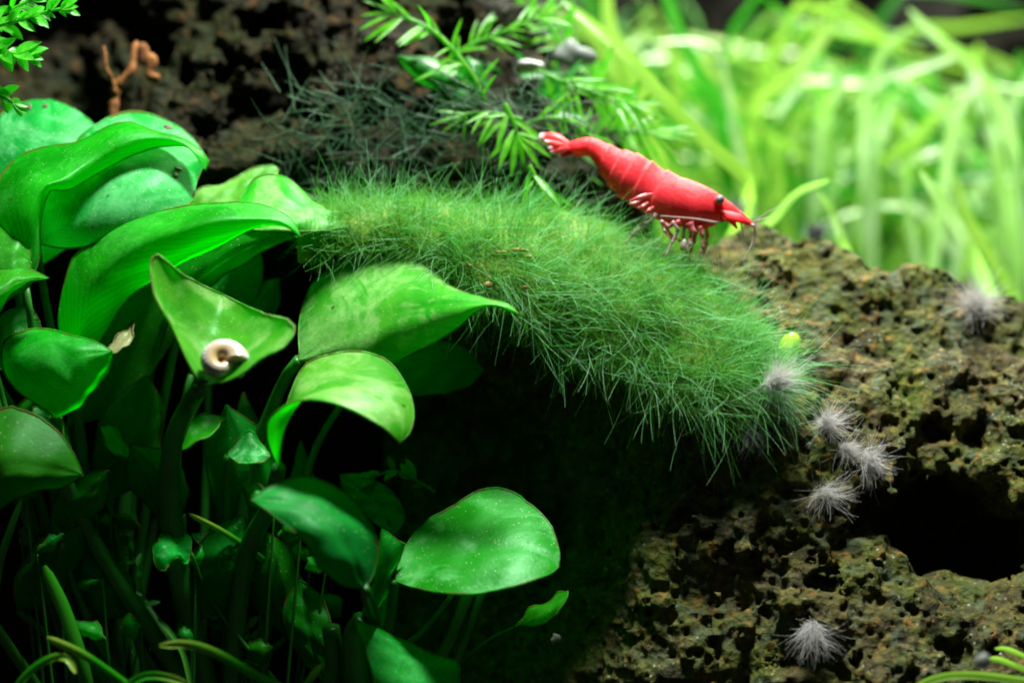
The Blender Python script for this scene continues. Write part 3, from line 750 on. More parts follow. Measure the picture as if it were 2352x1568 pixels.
for i in range(22):
    x0, y0 = RND.uniform(10, 760), RND.uniform(1120, 1540)
    d0 = RND.uniform(-0.1, 0.9)
    a0 = RND.uniform(0, 6.28)
    l0, w0 = RND.uniform(45, 110), RND.uniform(12, 34)
    ca0, sa0 = math.cos(a0), math.sin(a0)
    q = lambda u, v, e: (x0 + u * ca0 * l0 - v * sa0 * w0, y0 + u * sa0 * l0 * 0.8 + v * ca0 * w0, d0 + e)
    Leaf(pl1 if x0 < 330 else pl2, RND.choice([M_leaf_dark, M_leaf_dark, M_leaf]), q(0, 0, 0), q(1, 0, 0.1), [q(0.3, 0.9, 0.1), q(0.7, 0.8, 0.15)], [q(0.5, 0, -0.05)], [q(0.3, -0.9, 0.05), q(0.7, -0.8, 0.1)], nu=12, nv=7, seed=200 + i,
         petiole=[(x0 + 0.4 * (400 - x0) * 0.3, 1600, d0 + 0.1)], prad=0.015)
# plain stems in the dark below the left leaves
for i in range(4):
    x0 = RND.uniform(0, 640)
    y0 = RND.uniform(880, 1150)
    x1 = x0 + RND.uniform(-60, 120)
    d = RND.uniform(0.5, 1.6)
    MB().tube(spline([P(x0, y0, d), P((x0 + x1) / 2 + RND.uniform(-20, 20), 1250, d), P(x1, 1600, d - 0.2)], 14), RND.uniform(0.04, 0.09), sides=8).build('petiole', M_stem, pl1 if i % 2 else pl2)
for s_, pp in ((base1, pl1), (base2, pl2), (base3, pl3)):
    MB().tube(spline([s_ + [-1.0, 0.3, -0.05], s_, s_ + [1.0, 0.1, -0.02]], 14), [0.1, 0.16, 0.12], sides=10).build('rhizome', M_stem, pp)


# ------------------------------------------------------------------ hair algae on the ridge
ridge_top = spline([P(*q) for q in [(690, 480, 0.9), (800, 455, 1.0), (900, 450, 1.0), (1000, 455, 1.0), (1100, 468, 1.0), (1250, 480, 1.1), (1350, 495, 1.1), (1450, 535, 1.1), (1560, 585, 1.0), (1640, 640, 0.9), (1700, 715, 0.75), (1745, 790, 0.6), (1775, 850, 0.5)]], 90)
ridge_bot = spline([P(*q) for q in [(680, 600, 0.5), (770, 585, 0.4), (870, 575, 0.35), (960, 610, 0.25), (1060, 665, 0.1), (1190, 720, -0.1), (1230, 790, 0.0), (1290, 825, 0.1), (1400, 855, 0.1), (1490, 905, 0.05), (1590, 950, 0.0), (1680, 955, 0.0), (1750, 910, 0.1)]], 90)
nt = 26
tt = np.linspace(0, 1, nt)[None, :, None]
S = ridge_top[:, None] * (1 - tt) + ridge_bot[:, None] * tt
bul = np.sin(math.pi * tt[..., 0]) ** 0.8
taper = np.clip(np.sin(math.pi * np.linspace(0.06, 0.96, 90)), 0, 1)[:, None] ** 0.5
S[..., 1] -= 0.42 * bul * taper
S[..., 2] += 0.05 * bul * taper
S += 0.05 * np.stack([vnoise(S[..., 0] * 4, S[..., 1] * 4, S[..., 2] * 4, k) for k in (91, 92, 93)], -1)
Sn = unit(np.cross(np.gradient(S, axis=0), np.gradient(S, axis=1)))
if Sn[..., 1].mean() > 0:
    Sn = -Sn
alg = thing('hair_algae', S[45, 13], 'dense green hair algae mat draped over the rock ridge beneath the shrimp', 'algae')
alg['kind'] = 'stuff'
back = S.copy()
back[..., 1] += 0.35
core = MB().grid(S)
core.grid(back[:, ::-1])
core.build('mat', M_hair_core, alg, kind='stuff')
def mat_points(N):
    si = NR.uniform(0, 1, N) ** 0.75 * 88.9
    ti = NR.uniform(0, nt - 1.01, N)
    i0, j0 = si.astype(int), ti.astype(int)
    fa, fb = (si - i0)[:, None], (ti - j0)[:, None]
    def lerp2(A):
        return A[i0, j0] * (1 - fa) * (1 - fb) + A[i0 + 1, j0] * fa * (1 - fb) + A[i0, j0 + 1] * (1 - fa) * fb + A[i0 + 1, j0 + 1] * fa * fb
    return lerp2(S), unit(lerp2(Sn)), (si / 89)[:, None], (ti / (nt - 1))[:, None]


def mat_hairs(name, N, mat, lmin, lmax, rmin, rmax, wild, seg):
    root, nn, s01, t01 = mat_points(N)
    flow = np.concatenate([0.1 + 0.75 * s01, 0 * s01 - 0.1, 0.65 - 1.15 * s01 + 0.3 * (0.5 - t01)], 1)
    edge = np.clip((t01 - 0.75) / 0.25, 0, 1)
    flow = flow + edge * np.concatenate([-0.45 + 0.6 * s01, -0.15 + 0 * s01, -0.9 + 0 * s01], 1)
    topup = np.clip((0.25 - t01) / 0.25, 0, 1) * (1 - s01 * 0.6)
    flow = flow + topup * np.array([0.1, 0.0, 0.6])
    clump = np.stack([vnoise(root[:, 0] * 3.5, root[:, 1] * 3.5, root[:, 2] * 3.5, k) for k in (31, 32, 33)], 1)
    big = np.stack([vnoise(root[:, 0] * 1.3, root[:, 1] * 1.3, root[:, 2] * 1.3, k) for k in (41, 42, 43)], 1)
    dirs = 0.5 * nn + 0.55 * flow + 0.9 * clump + 0.5 * big + wild * NR.normal(size=(N, 3))
    lens = NR.uniform(lmin, lmax, N) * (0.8 + 0.35 * s01[:, 0]) * (1 - 0.2 * edge[:, 0])
    v, f = hairs(root - 0.02 * nn, dirs, lens, NR.uniform(rmin, rmax, N), NR.normal(0, 0.5, N), seg, 3, droop=np.concatenate([0.1 * s01, 0 * s01, -0.15 * s01 - 0.3 * edge], 1))
    fast_mesh(name, v, f, mat, parent=alg, kind='stuff')


mat_hairs('fuzz', 26000, M_hair, 0.10, 0.32, 0.0015, 0.0030, 0.95, 4)
mat_hairs('filaments', 3800, M_strand, 0.22, 0.64, 0.0024, 0.0048, 0.9, 7)

# thin thread algae on the rock behind
n = 420
cx, cy = NR.uniform(640, 1330, n), NR.uniform(200, 460, n)
keep = cy > 200 + 0.12 * (cx - 640) * 0
r3 = np.array([P(a, b_, 1.35 + 0.45 * NR.uniform()) for a, b_ in zip(cx, cy)])
v, f = hairs(r3, np.stack([NR.normal(size=n), 0.3 * NR.normal(size=n), NR.normal(size=n) * 0.8 + 0.2], 1), NR.uniform(0.25, 0.75, n), NR.uniform(0.005, 0.010, n), NR.normal(0, 0.45, n), 8, 3)
fast_mesh('thread_algae', v, f, M_thread, kind='stuff', label='tangled dark thread algae clinging to the rock behind the mat', category='algae')


# ------------------------------------------------------------------ grey algae tufts on the rock
def on_rock(px, py):
    x, y = project(rock_v)
    m = (x - px) ** 2 + (y - py) ** 2 < 14 ** 2
    if not m.any():
        m = (x - px) ** 2 + (y - py) ** 2 < 60 ** 2
    c = rock_v[m]
    return P(px, py, np.percentile(c[:, 1], 4)) if len(c) else P(px, py, 1.0)


tufts = [
    (2240, 705, 84, (0.1, -0.5, 0.25), M_tuft, 'large round grey algae tuft near the right edge of the rock slope', 1.0),
    (1775, 880, 74, (0.6, -0.7, -0.1), M_tuft, 'brownish grey tuft at the right end of the hair algae mat', 0.9),
    (1895, 975, 62, (0.6, -0.5, -0.1), M_tuft, 'grey tuft below the yellow bead, highest of the row on the ledge', 0.8),
    (1935, 1030, 46, (0.3, -0.6, -0.2), M_tuft, 'small grey tuft between two larger ones on the ledge', 0.8),
    (1990, 1050, 58, (0.6, -0.4, -0.35), M_tuft, 'pale grey tuft on the ledge just above the dark hole', 0.8),
    (1720, 985, 58, (0.0, -0.5, -0.8), M_tuft_dark, 'sparse dark tuft hanging under the lower end of the algae mat', 0.6),
    (1890, 1135, 66, (0.2, -0.6, -0.4), M_tuft, 'spiky fan-shaped tuft left of the dark hole', 0.55),
    (1865, 1440, 74, (0.0, -0.6, -0.55), M_tuft, 'bright white fan-shaped tuft low on the front rock', 0.7),
    (1868, 525, 42, (0.2, -0.3, 0.5), M_tuft_dark, 'dark blurred tuft on the rock crest right of the shrimp', 0.8),
    (1690, 478, 44, (0.1, 0.0, 0.9), M_tuft_dark, 'dark blurred tuft behind the shrimp head', 0.7),
]
for px, py, r, ax, mt, lab, dens in tufts:
    c = on_rock(px, py) if py > 560 else P(px, py + 12, 2.0)
    if px == 1775:
        c = P(px, py, -0.25)
    r = r * 1.12
    n = int(420 * dens)
    R = r / 235.2 * 1.03
    dirs = unit(NR.normal(size=(n, 3))) * 0.85 + 0.7 * unit(np.array(ax))
    nb = int(NR.integers(4, 11))
    sq = NR.uniform(0.5, 1.2, 3)
    bd = unit(NR.normal(size=(nb, 3)) * 0.9 + unit(np.array(ax)))
    dirs = (unit(dirs) + 1.5 * bd[NR.integers(0, nb, n)]) * sq
    v, f = hairs(np.repeat(c[None], n, 0) + NR.normal(size=(n, 3)) * R * 0.12 + [0, 0.02, 0], dirs, R * NR.uniform(0.35, 1.15, n), NR.uniform(0.0012, 0.0028, n), NR.normal(0, 0.45, n), 5, 3)
    fast_mesh('algae_tuft', v, f, mt, origin=c, label=lab, category='algae tuft', group='grey algae tufts on the rock')


# ------------------------------------------------------------------ shrimp
def Q(cx, cy, d=0.0):
    return P(1197.8 + 0.2469 * cx, 275.9 + 0.2469 * cy, 0.75 + d)


def shrimp_material():
    M = Mat('shrimp_red')
    co = M.coord()
    c = M.mix(M.ramp(M.noise(3.0, 5, 0.65), 0.36, 0.64), (0.52, 0.010, 0.016), (0.74, 0.028, 0.040))
    # cloudy pink patches and darker freckles
    c = M.mix(M.math('MULTIPLY', M.ramp(M.noise(6.0, 5, 0.7, dist=0.8), 0.52, 0.66), 0.5), c, (0.80, 0.11, 0.12))
    v = M.n('TexVoronoi', 0, None, Vector=co, Scale=30.0)
    c = M.mix(M.math('MULTIPLY', M.ramp(v, 0.3, 0.12), 0.3), c, (0.45, 0.0, 0.015))
    # pale rims of the shell plates
    sep = M.t.nodes.new('ShaderNodeSeparateXYZ')
    M.t.links.new(M.n('TexCoord', 2), sep.inputs[0])
    k19 = M.math('MULTIPLY', sep.outputs[0], 19.0)
    rim = None
    for e in (2.6, 4.2, 5.4, 6.6, 7.9, 9.6):
        q = M.ramp(M.math('ABSOLUTE', M.math('SUBTRACT', k19, e + 0.10)), 0.10, 0.03)
        rim = q if rim is None else M.math('MAXIMUM', rim, q)
    c = M.mix(M.math('MULTIPLY', M.math('MULTIPLY', rim, 0.38), M.ramp(M.noise(7.0, 4, 0.7), 0.45, 0.62)), c, (0.85, 0.20, 0.21))
    bump = M.n('Bump', 0, None, Strength=0.3, Distance=0.02, Height=M.noise(24, 4, 0.7))
    return M.surf(M.n('BsdfPrincipled', 0, None, Base_Color=c, Roughness=0.50, Specular_IOR_Level=0.28, Subsurface_Weight=0.5, Subsurface_Radius=(0.35, 0.04, 0.04), Subsurface_Scale=0.7, Normal=bump))


M_shrimp = shrimp_material()
M_fin = simple('tail_red', (0.60, 0.015, 0.02), (0.75, 0.05, 0.05), 6, 0.4, 0.35, (0.8, 0.04, 0.04), tipcol=((0.70, 0.72, 0.74), 0.80, 0.94))
M_sleg = Mat('leg_pink')
_sep = M_sleg.t.nodes.new('ShaderNodeSeparateXYZ')
M_sleg.t.links.new(M_sleg.n('TexCoord', 2), _sep.inputs[0])
_w = M_sleg.n('TexNoise', 0, None, Vector=M_sleg.coord(), Scale=9.0, Detail=2.0)
M_sleg = M_sleg.surf(M_sleg.n('MixShader', 0, None, Fac=0.3, i1=M_sleg.n('BsdfPrincipled', 0, None, Base_Color=M_sleg.mix(M_sleg.ramp(_w, 0.5, 0.62), (0.46, 0.06, 0.07), (0.62, 0.30, 0.30)), Roughness=0.25, Specular_IOR_Level=0.7),
                               i2=M_sleg.n('BsdfTranslucent', 0, None, Color=(0.8, 0.3, 0.3))))
M_spale = simple('leg_pale', (0.32, 0.20, 0.20), (0.55, 0.48, 0.48), 8, 0.25, 0.35, (0.7, 0.6, 0.58), spec=0.7)
M_seye = simple('eye_dark', (0.09, 0.05, 0.07), (0.20, 0.13, 0.16), 20, 0.4, spec=0.4)

shr = thing('shrimp', Q(1500, 1250), 'bright red shrimp with pale tail tips standing on the green hair algae', 'shrimp')
pairs = [((425, 215), (455, 300)), ((500, 190), (520, 335)), ((600, 165), (615, 335)), ((690, 180), (665, 372)), ((790, 220), (715, 445)), ((900, 272), (775, 535)), ((1010, 300), (850, 622)), ((1110, 338), (940, 700)),
         ((1210, 395), (1025, 755)), ((1300, 455), (1125, 820)), ((1385, 497), (1235, 885)), ((1480, 530), (1350, 940)), ((1600, 568), (1500, 990)), ((1700, 610), (1640, 1008)), ((1790, 658), (1760, 990)), ((1870, 712), (1850, 950)),
         ((1940, 765), (1910, 925)), ((2010, 822), (1990, 912)), ((2070, 872), (2060, 930)), ((2155, 952), (2148, 966))]
dys = np.interp(np.arange(20), [0, 8, 13, 19], [0.32, 0.12, -0.03, -0.16])
T = spline([Q(a[0], a[1], dy) for (a, _), dy in zip(pairs, dys)], 20 * 7)
B_ = spline([Q(b_[0], b_[1], dy) for (_, b_), dy in zip(pairs, dys)], 20 * 7)
# keep both contours in step with the pairs
def inpair(k):
    pts = np.array([Q(p[k][0], p[k][1], dy) for p, dy in zip(pairs, dys)])
    e = np.vstack([2 * pts[0] - pts[1], pts, 2 * pts[-1] - pts[-2]])
    out = []
    for i in range(len(pts) - 1):
        p0, p1, p2, p3 = e[i:i + 4]
        t = np.linspace(0, 1, 8, endpoint=False)[:, None]
        out.append(0.5 * (2 * p1 + (p2 - p0) * t + (2 * p0 - 5 * p1 + 4 * p2 - p3) * t ** 2 + (3 * p1 - p0 - 3 * p2 + p3) * t ** 3))
    return np.vstack(out + [pts[-1:]])
T, B_ = inpair(0), inpair(1)
nR = len(T)
kk = np.linspace(0, 19, nR)
seg_edges = [0.0, 2.6, 4.2, 5.4, 6.6, 7.9, 9.6]          # abdomen plates; the carapace starts at 9.6
step = np.zeros(nR)
for a, e in zip(seg_edges[:-1], seg_edges[1:]):
    m = (kk >= a) & (kk < e)
    step[m] = 1 - (kk[m] - a) / (e - a)                   # each plate flares over the one behind it
m = (kk >= 9.6) & (kk < 11)
step[m] = 1.3 * (1 - (kk[m] - 9.6) / 1.4)
ns = 36
ang = np.linspace(0, 2 * math.pi, ns, endpoint=False)
C = (T + B_) / 2
B_ = B_ + (B_ - T) * np.interp(kk, [0, 3, 5, 10, 13, 16], [0, 0, 0.03, 0.03, 0.02, 0])[:, None]
C = (T + B_) / 2
H = (T - B_) / 2
hh = np.linalg.norm(H, axis=1)
wid = hh * np.interp(kk, [0, 3, 6, 9, 11, 14, 16, 17.5, 19], [0.8, 0.62, 0.56, 0.56, 0.60, 0.66, 0.7, 0.8, 0.9])
up = unit(H)
ax = unit(np.gradient(C, axis=0))
lat = unit(np.cross(ax, up))
ca, sa = np.cos(ang), np.sin(ang)
prof_w = np.where(ca < 0, 1 - 0.35 * ca ** 2, 1.0)        # narrower belly
rad = (1 + 0.085 * step)[:, None] * np.ones(ns)
low = np.clip(-ca, 0, 1)[None] ** 2
rad = rad + 0.07 * 1.3 * low * (step[:, None] - 0.3) * (kk < 9.6)[:, None]
G = C[:, None] + rad[..., None] * (H[:, None] * ca[None, :, None] + lat[:, None] * (wid[:, None] * (sa * prof_w)[None])[..., None])
b = MB().grid(G, closed=True)
b.f.append(tuple(range(ns))[::-1])
b.f.append(tuple((nR - 1) * ns + i for i in range(ns)))
b.build('body', M_shrimp, shr)


def blade(pts, widths, nrm, thick=0.012, n=16, nv=7, cup=0.15):
    """flattened lens-shaped blade along pts"""
    path = spline(pts, n)
    w = np.interp(np.linspace(0, 1, n), np.linspace(0, 1, len(widths)), widths)
    t = unit(np.gradient(path, axis=0))
    s = unit(np.cross(t, nrm))
    nn_ = np.cross(s, t)
    a = np.linspace(0, 2 * math.pi, 2 * nv, endpoint=False)
    g = path[:, None] + s[:, None] * (w[:, None] * np.cos(a)[None])[..., None] + nn_[:, None] * (thick * np.sin(a)[None] - cup * w[:, None] * np.cos(a)[None] ** 2)[..., None]
    m = MB().grid(g, closed=True)
    m.f.append(tuple(range(2 * nv))[::-1])
    m.f.append(tuple((n - 1) * 2 * nv + i for i in range(2 * nv)))
    return m


for pts, w in [([(455, 235, 0.30), (330, 170, 0.34), (165, 150, 0.40)], [0.02, 0.045, 0.06, 0.035]), ([(460, 255, 0.28), (360, 235, 0.2), (215, 195, 0.18)], [0.02, 0.03, 0.036, 0.015]),
               ([(470, 275, 0.28), (380, 265, 0.2), (265, 300, 0.2)], [0.02, 0.03, 0.036, 0.015]), ([(480, 300, 0.30), (420, 310, 0.25), (345, 335, 0.22)], [0.02, 0.028, 0.03, 0.012]), ([(465, 265, 0.4), (350, 250, 0.48), (250, 262, 0.5)], [0.02, 0.028, 0.03, 0.012])]:
    blade([Q(*q) for q in pts], w, np.array([0.15, -1, 0.25])).build('tail_fin', M_fin, shr)
# eye on a short stalk, both sides
for sgn, dd in ((1, -0.24), (-1, 0.10)):
    e = MB()
    MB().tube([Q(1800, 770, -0.05), Q(1835, 748, dd * 0.8)], [0.05, 0.045], 8).build('eye_stalk', M_shrimp, shr)
    MB().ball(Q(1845, 740, dd), 0.046, 16, 12).build('eye', M_seye, shr)
# snout blades
blade([Q(1850, 860, -0.2), Q(2000, 905, -0.25), Q(2130, 955, -0.22)], [0.03, 0.05, 0.045, 0.008], np.array([0.1, -1, 0.3])).build('antenna_scale', M_shrimp, shr)
blade([Q(1860, 905, -0.12), Q(1950, 930, -0.2), Q(2005, 1008, -0.22)], [0.03, 0.035, 0.03, 0.01], np.array([0.1, -1, 0.3])).build('mouthpart', M_shrimp, shr)
blade([Q(1900, 880, -0.1), Q(2040, 935, -0.2), Q(2175, 985, -0.22)], [0.02, 0.03, 0.025, 0.006], np.array([0.1, -1, 0.3])).build('antenna_scale', M_fin, shr)
blade([Q(1215, 690, -0.16), Q(1100, 720, -0.2), Q(1005, 755, -0.2)], [0.012, 0.028, 0.024, 0.008], np.array([0, -1, 0.1])).build('swimmeret', M_sleg, shr)
for x0, y0, x1, y1 in [(1130, 800, 1080, 815), (1180, 840, 1150, 865), (1060, 770, 1000, 775)]:
    blade([Q(x0 + 50, y0 - 30, -0.05), Q(x0, y0, -0.08), Q(x1, y1, -0.08)], [0.015, 0.02, 0.006], np.array([0, -1, 0.1])).build('swimmeret', M_sleg, shr)
legs = [
    ([(1250, 870), (1235, 905), (1160, 965), (1040, 1060), (960, 1150)], 0.020, M_spale, -0.12), ([(1215, 860), (1190, 890), (1110, 950), (1010, 1085)], 0.015, M_spale, 0.10),
    ([(1480, 935), (1370, 990), (1305, 945), (1330, 1030), (1400, 1110)], 0.024, M_sleg, -0.14),
    ([(1400, 940), (1455, 1020), (1405, 1130), (1330, 1285)], 0.020, M_spale, -0.16), ([(1400, 950), (1340, 990), (1400, 1080), (1480, 1130)], 0.022, M_sleg, 0.02),
    ([(1560, 950), (1595, 1050), (1575, 1150), (1515, 1230)], 0.042, M_sleg, -0.12), ([(1590, 950), (1625, 1040), (1600, 1140), (1550, 1290)], 0.026, M_sleg, 0.05),
    ([(1660, 985), (1682, 1075), (1690, 1170), (1668, 1240)], 0.024, M_sleg, -0.12), ([(1715, 985), (1730, 1080), (1715, 1170), (1690, 1260)], 0.022, M_sleg, 0.0),
    ([(1520, 980), (1500, 1080), (1540, 1180), (1520, 1290)], 0.020, M_spale, -0.05),
]
for pts, r, mt, dd in legs:
    pth = []
    for (xa, ya), (xb, yb) in zip(pts[:-1], pts[1:]):
        pth += [Q(xa + (xb - xa) * t, ya + (yb - ya) * t, dd) for t in (0.02, 0.3, 0.7, 0.98)]
    rr = []
    for i in range(len(pts) - 1):
        w = r * (1 - 0.16 * i)
        rr += [w * 1.1, w * 0.85, w * 0.85, w * 1.1]
    L = MB().tube(np.array(pth), rr, 8).build('leg', mt, shr)
    for (xa, ya) in pts[1:-1]:
        MB().ball(Q(xa, ya, dd - 0.004), r * 0.85, 8, 6).build('joint', M_spale, L)
MB().ball(Q(1505, 1180, -0.12), (0.035, 0.03, 0.06), 12, 8, lump=0.5, seed=4).build('claw', M_spale, shr)
for pts, r in [([(2150, 970), (2170, 1020), (2155, 1120), (2110, 1230), (2060, 1320)], 0.011), ([(2040, 960), (2060, 1050), (2095, 1200)], 0.007), ([(2150, 955), (2210, 930), (2330, 895)], 0.006), ([(1900, 925), (1830, 950), (1600, 915), (1290, 890)], 0.009),
               ([(2150, 960), (2190, 990), (2180, 1080), (2150, 1200)], 0.006), ([(2140, 960), (2300, 850), (2500, 760)], 0.004)]:
    MB().tube(spline([Q(a, c_, -0.2 if a > 1700 else -0.2) for a, c_ in pts], 22), [r, r * 0.8, r * 0.4], 6).build('antenna', M_spale, shr)


# ------------------------------------------------------------------ snail on the funnel leaf
def snail_material():
    M = Mat('snail_shell')
    sep = M.t.nodes.new('ShaderNodeSeparateXYZ')
    M.t.links.new(M.n('TexCoord', 2), sep.inputs[0])
    u = sep.outputs[0]
    v = sep.outputs[1]
    inner = M.ramp(M.math('ABSOLUTE', M.math('SUBTRACT', v, 0.5)), 0.36, 0.18)
    c = M.mix(inner, (0.42, 0.38, 0.34), (0.52, 0.35, 0.15))
    c = M.mix(M.math('MULTIPLY', M.ramp(M.noise(9, 4, 0.6), 0.46, 0.60), 0.5), c, (0.52, 0.52, 0.53))
    c = M.mix(M.ramp(u, 0.72, 0.62), c, (0.22, 0.06, 0.01))
    c = M.mix(M.math('MULTIPLY', M.ramp(M.noise(20, 3, 0.6), 0.55, 0.7), 0.4), c, (0.16, 0.09, 0.06))
    lines = M.n('TexWave', 1, {'bands_direction': 'X'}, Vector=M.n('CombineXYZ', 0, None, X=u, Y=0.0, Z=0.0), Scale=22.0)
    bump = M.n('Bump', 0, None, Strength=0.15, Distance=0.01, Height=lines)
    return M.surf(M.n('BsdfPrincipled', 0, None, Base_Color=c, Roughness=0.22, Specular_IOR_Level=0.7, Subsurface_Weight=0.2, Subsurface_Radius=(0.1, 0.06, 0.04), Subsurface_Scale=0.4, Normal=bump))


M_shell = snail_material()
M_foot = simple('snail_foot', (0.28, 0.27, 0.22), (0.46, 0.48, 0.44), 10, 0.3, 0.3, spec=0.8)
pc, _ = lF.at(509, 826)
sn_c = P(507, 832, pc[1] - 0.16)
sna = thing('snail', pc, 'small pale coiled snail on the funnel-shaped leaf', 'snail')
turns = 3.2
th = np.linspace(0, turns * 2 * math.pi, 110)
gr = np.exp(th * 0.125)
gr /= gr[-1]
nrm = unit(np.array([0.15, -1.0, 0.6]))
ea = unit(np.cross(nrm, [0, 0, 1.0]))
eb = np.cross(nrm, ea)
th0 = 0.25 - turns * 2 * math.pi
Rc = 0.158 * gr
ph_ = th + th0 - 0.1
ctr = sn_c + (np.cos(ph_) * Rc)[:, None] * -ea + (np.sin(ph_) * Rc)[:, None] * eb + ((1 - gr) * 0.0)[:, None] * nrm
rt = 0.128 * gr + 0.002
a = np.linspace(0, 2 * math.pi, 18, endpoint=False)
radial = unit(np.cos(ph_)[:, None] * -ea + np.sin(ph_)[:, None] * eb)
G = ctr[:, None] + rt[:, None, None] * (np.cos(a)[None, :, None] * radial[:, None] + 1.15 * np.sin(a)[None, :, None] * nrm)
b = MB().grid(G, closed=True)
b.f.append(tuple(range(18))[::-1])
b.f.append(tuple(109 * 18 + i for i in range(18)))
b.build('shell', M_shell, sna)
MB().ball(ctr[-1] + 0.03 * eb - 0.04 * nrm, (0.10, 0.08, 0.09), 12, 8, lump=0.15, seed=3).build('foot', M_foot, sna)
MB().ball(P(560, 834, pc[1] - 0.18), (0.045, 0.05, 0.055), 12, 8).build('head', M_foot, sna)
MB().tube(spline([P(560, 832, pc[1] - 0.18), P(566, 826, pc[1] - 0.22), P(571, 830, pc[1] - 0.24)], 8), [0.012, 0.005], 6).build('feeler', M_foot, sna)


# ------------------------------------------------------------------ grass behind, on the right
def ribbon(pts, w, twist=0.0, n=18, cup=0.25, tip=0.5, seed=0):
    path = spline(pts, n)
    t = unit(np.gradient(path, axis=0))
    rr = np.random.default_rng(seed)
    ref = unit(np.array([0.3 * rr.normal(), -1.0, 0.35 * rr.normal()]))
    s = unit(np.cross(t, ref))
    nn_ = np.cross(s, t)
    u = np.linspace(0, 1, n)
    a = twist * u
    s, nn_ = s * np.cos(a)[:, None] + nn_ * np.sin(a)[:, None], nn_ * np.cos(a)[:, None] - s * np.sin(a)[:, None]
    ww = w * np.clip(1 - ((u - 0.55) / 0.46).clip(0) ** 3 * (1 - tip) - (1 - np.clip(u / 0.2, 0, 1)) * 0.25, 0.05, 1)
    ww[-1] *= 0.45
    v = np.linspace(-1, 1, 5)
    g = path[:, None] + s[:, None] * (ww[:, None] * v[None])[..., None] + nn_[:, None] * (cup * ww[:, None] * (v ** 2)[None])[..., None]
    return MB().grid(g)


K = FRAME / 2352
plants = {}
def grass_plant(key, base, label):
    plants[key] = thing('grass_plant', base, label, 'grass', 'grass plants behind the rock')
    return plants[key]

gp_a = grass_plant('a', P(1560, 640, 4.2), 'yellow-green grass plant with a broad diagonal blade behind the shrimp')
gp_b = grass_plant('b', P(1900, 760, 6.0), 'bright green grass plant behind the shrimp head, blade reaching the top edge')
gp_c = grass_plant('c', P(2230, 800, 5.5), 'tall pale grass plant arching over near the top right corner')
gp_d = grass_plant('d', P(2060, 760, 6.5), 'pale grass plant in the middle of the blurred meadow')
gp_e = grass_plant('e', P(1960, 690, 3.4), 'grass plant rooted just behind the rock crest')
gp_f = grass_plant('f', P(1720, 700, 7.5), 'deep green grass plant behind the shrimp back')
gp_g = grass_plant('g', P(2360, 780, 7.0), 'grass plant at the right edge of the picture')

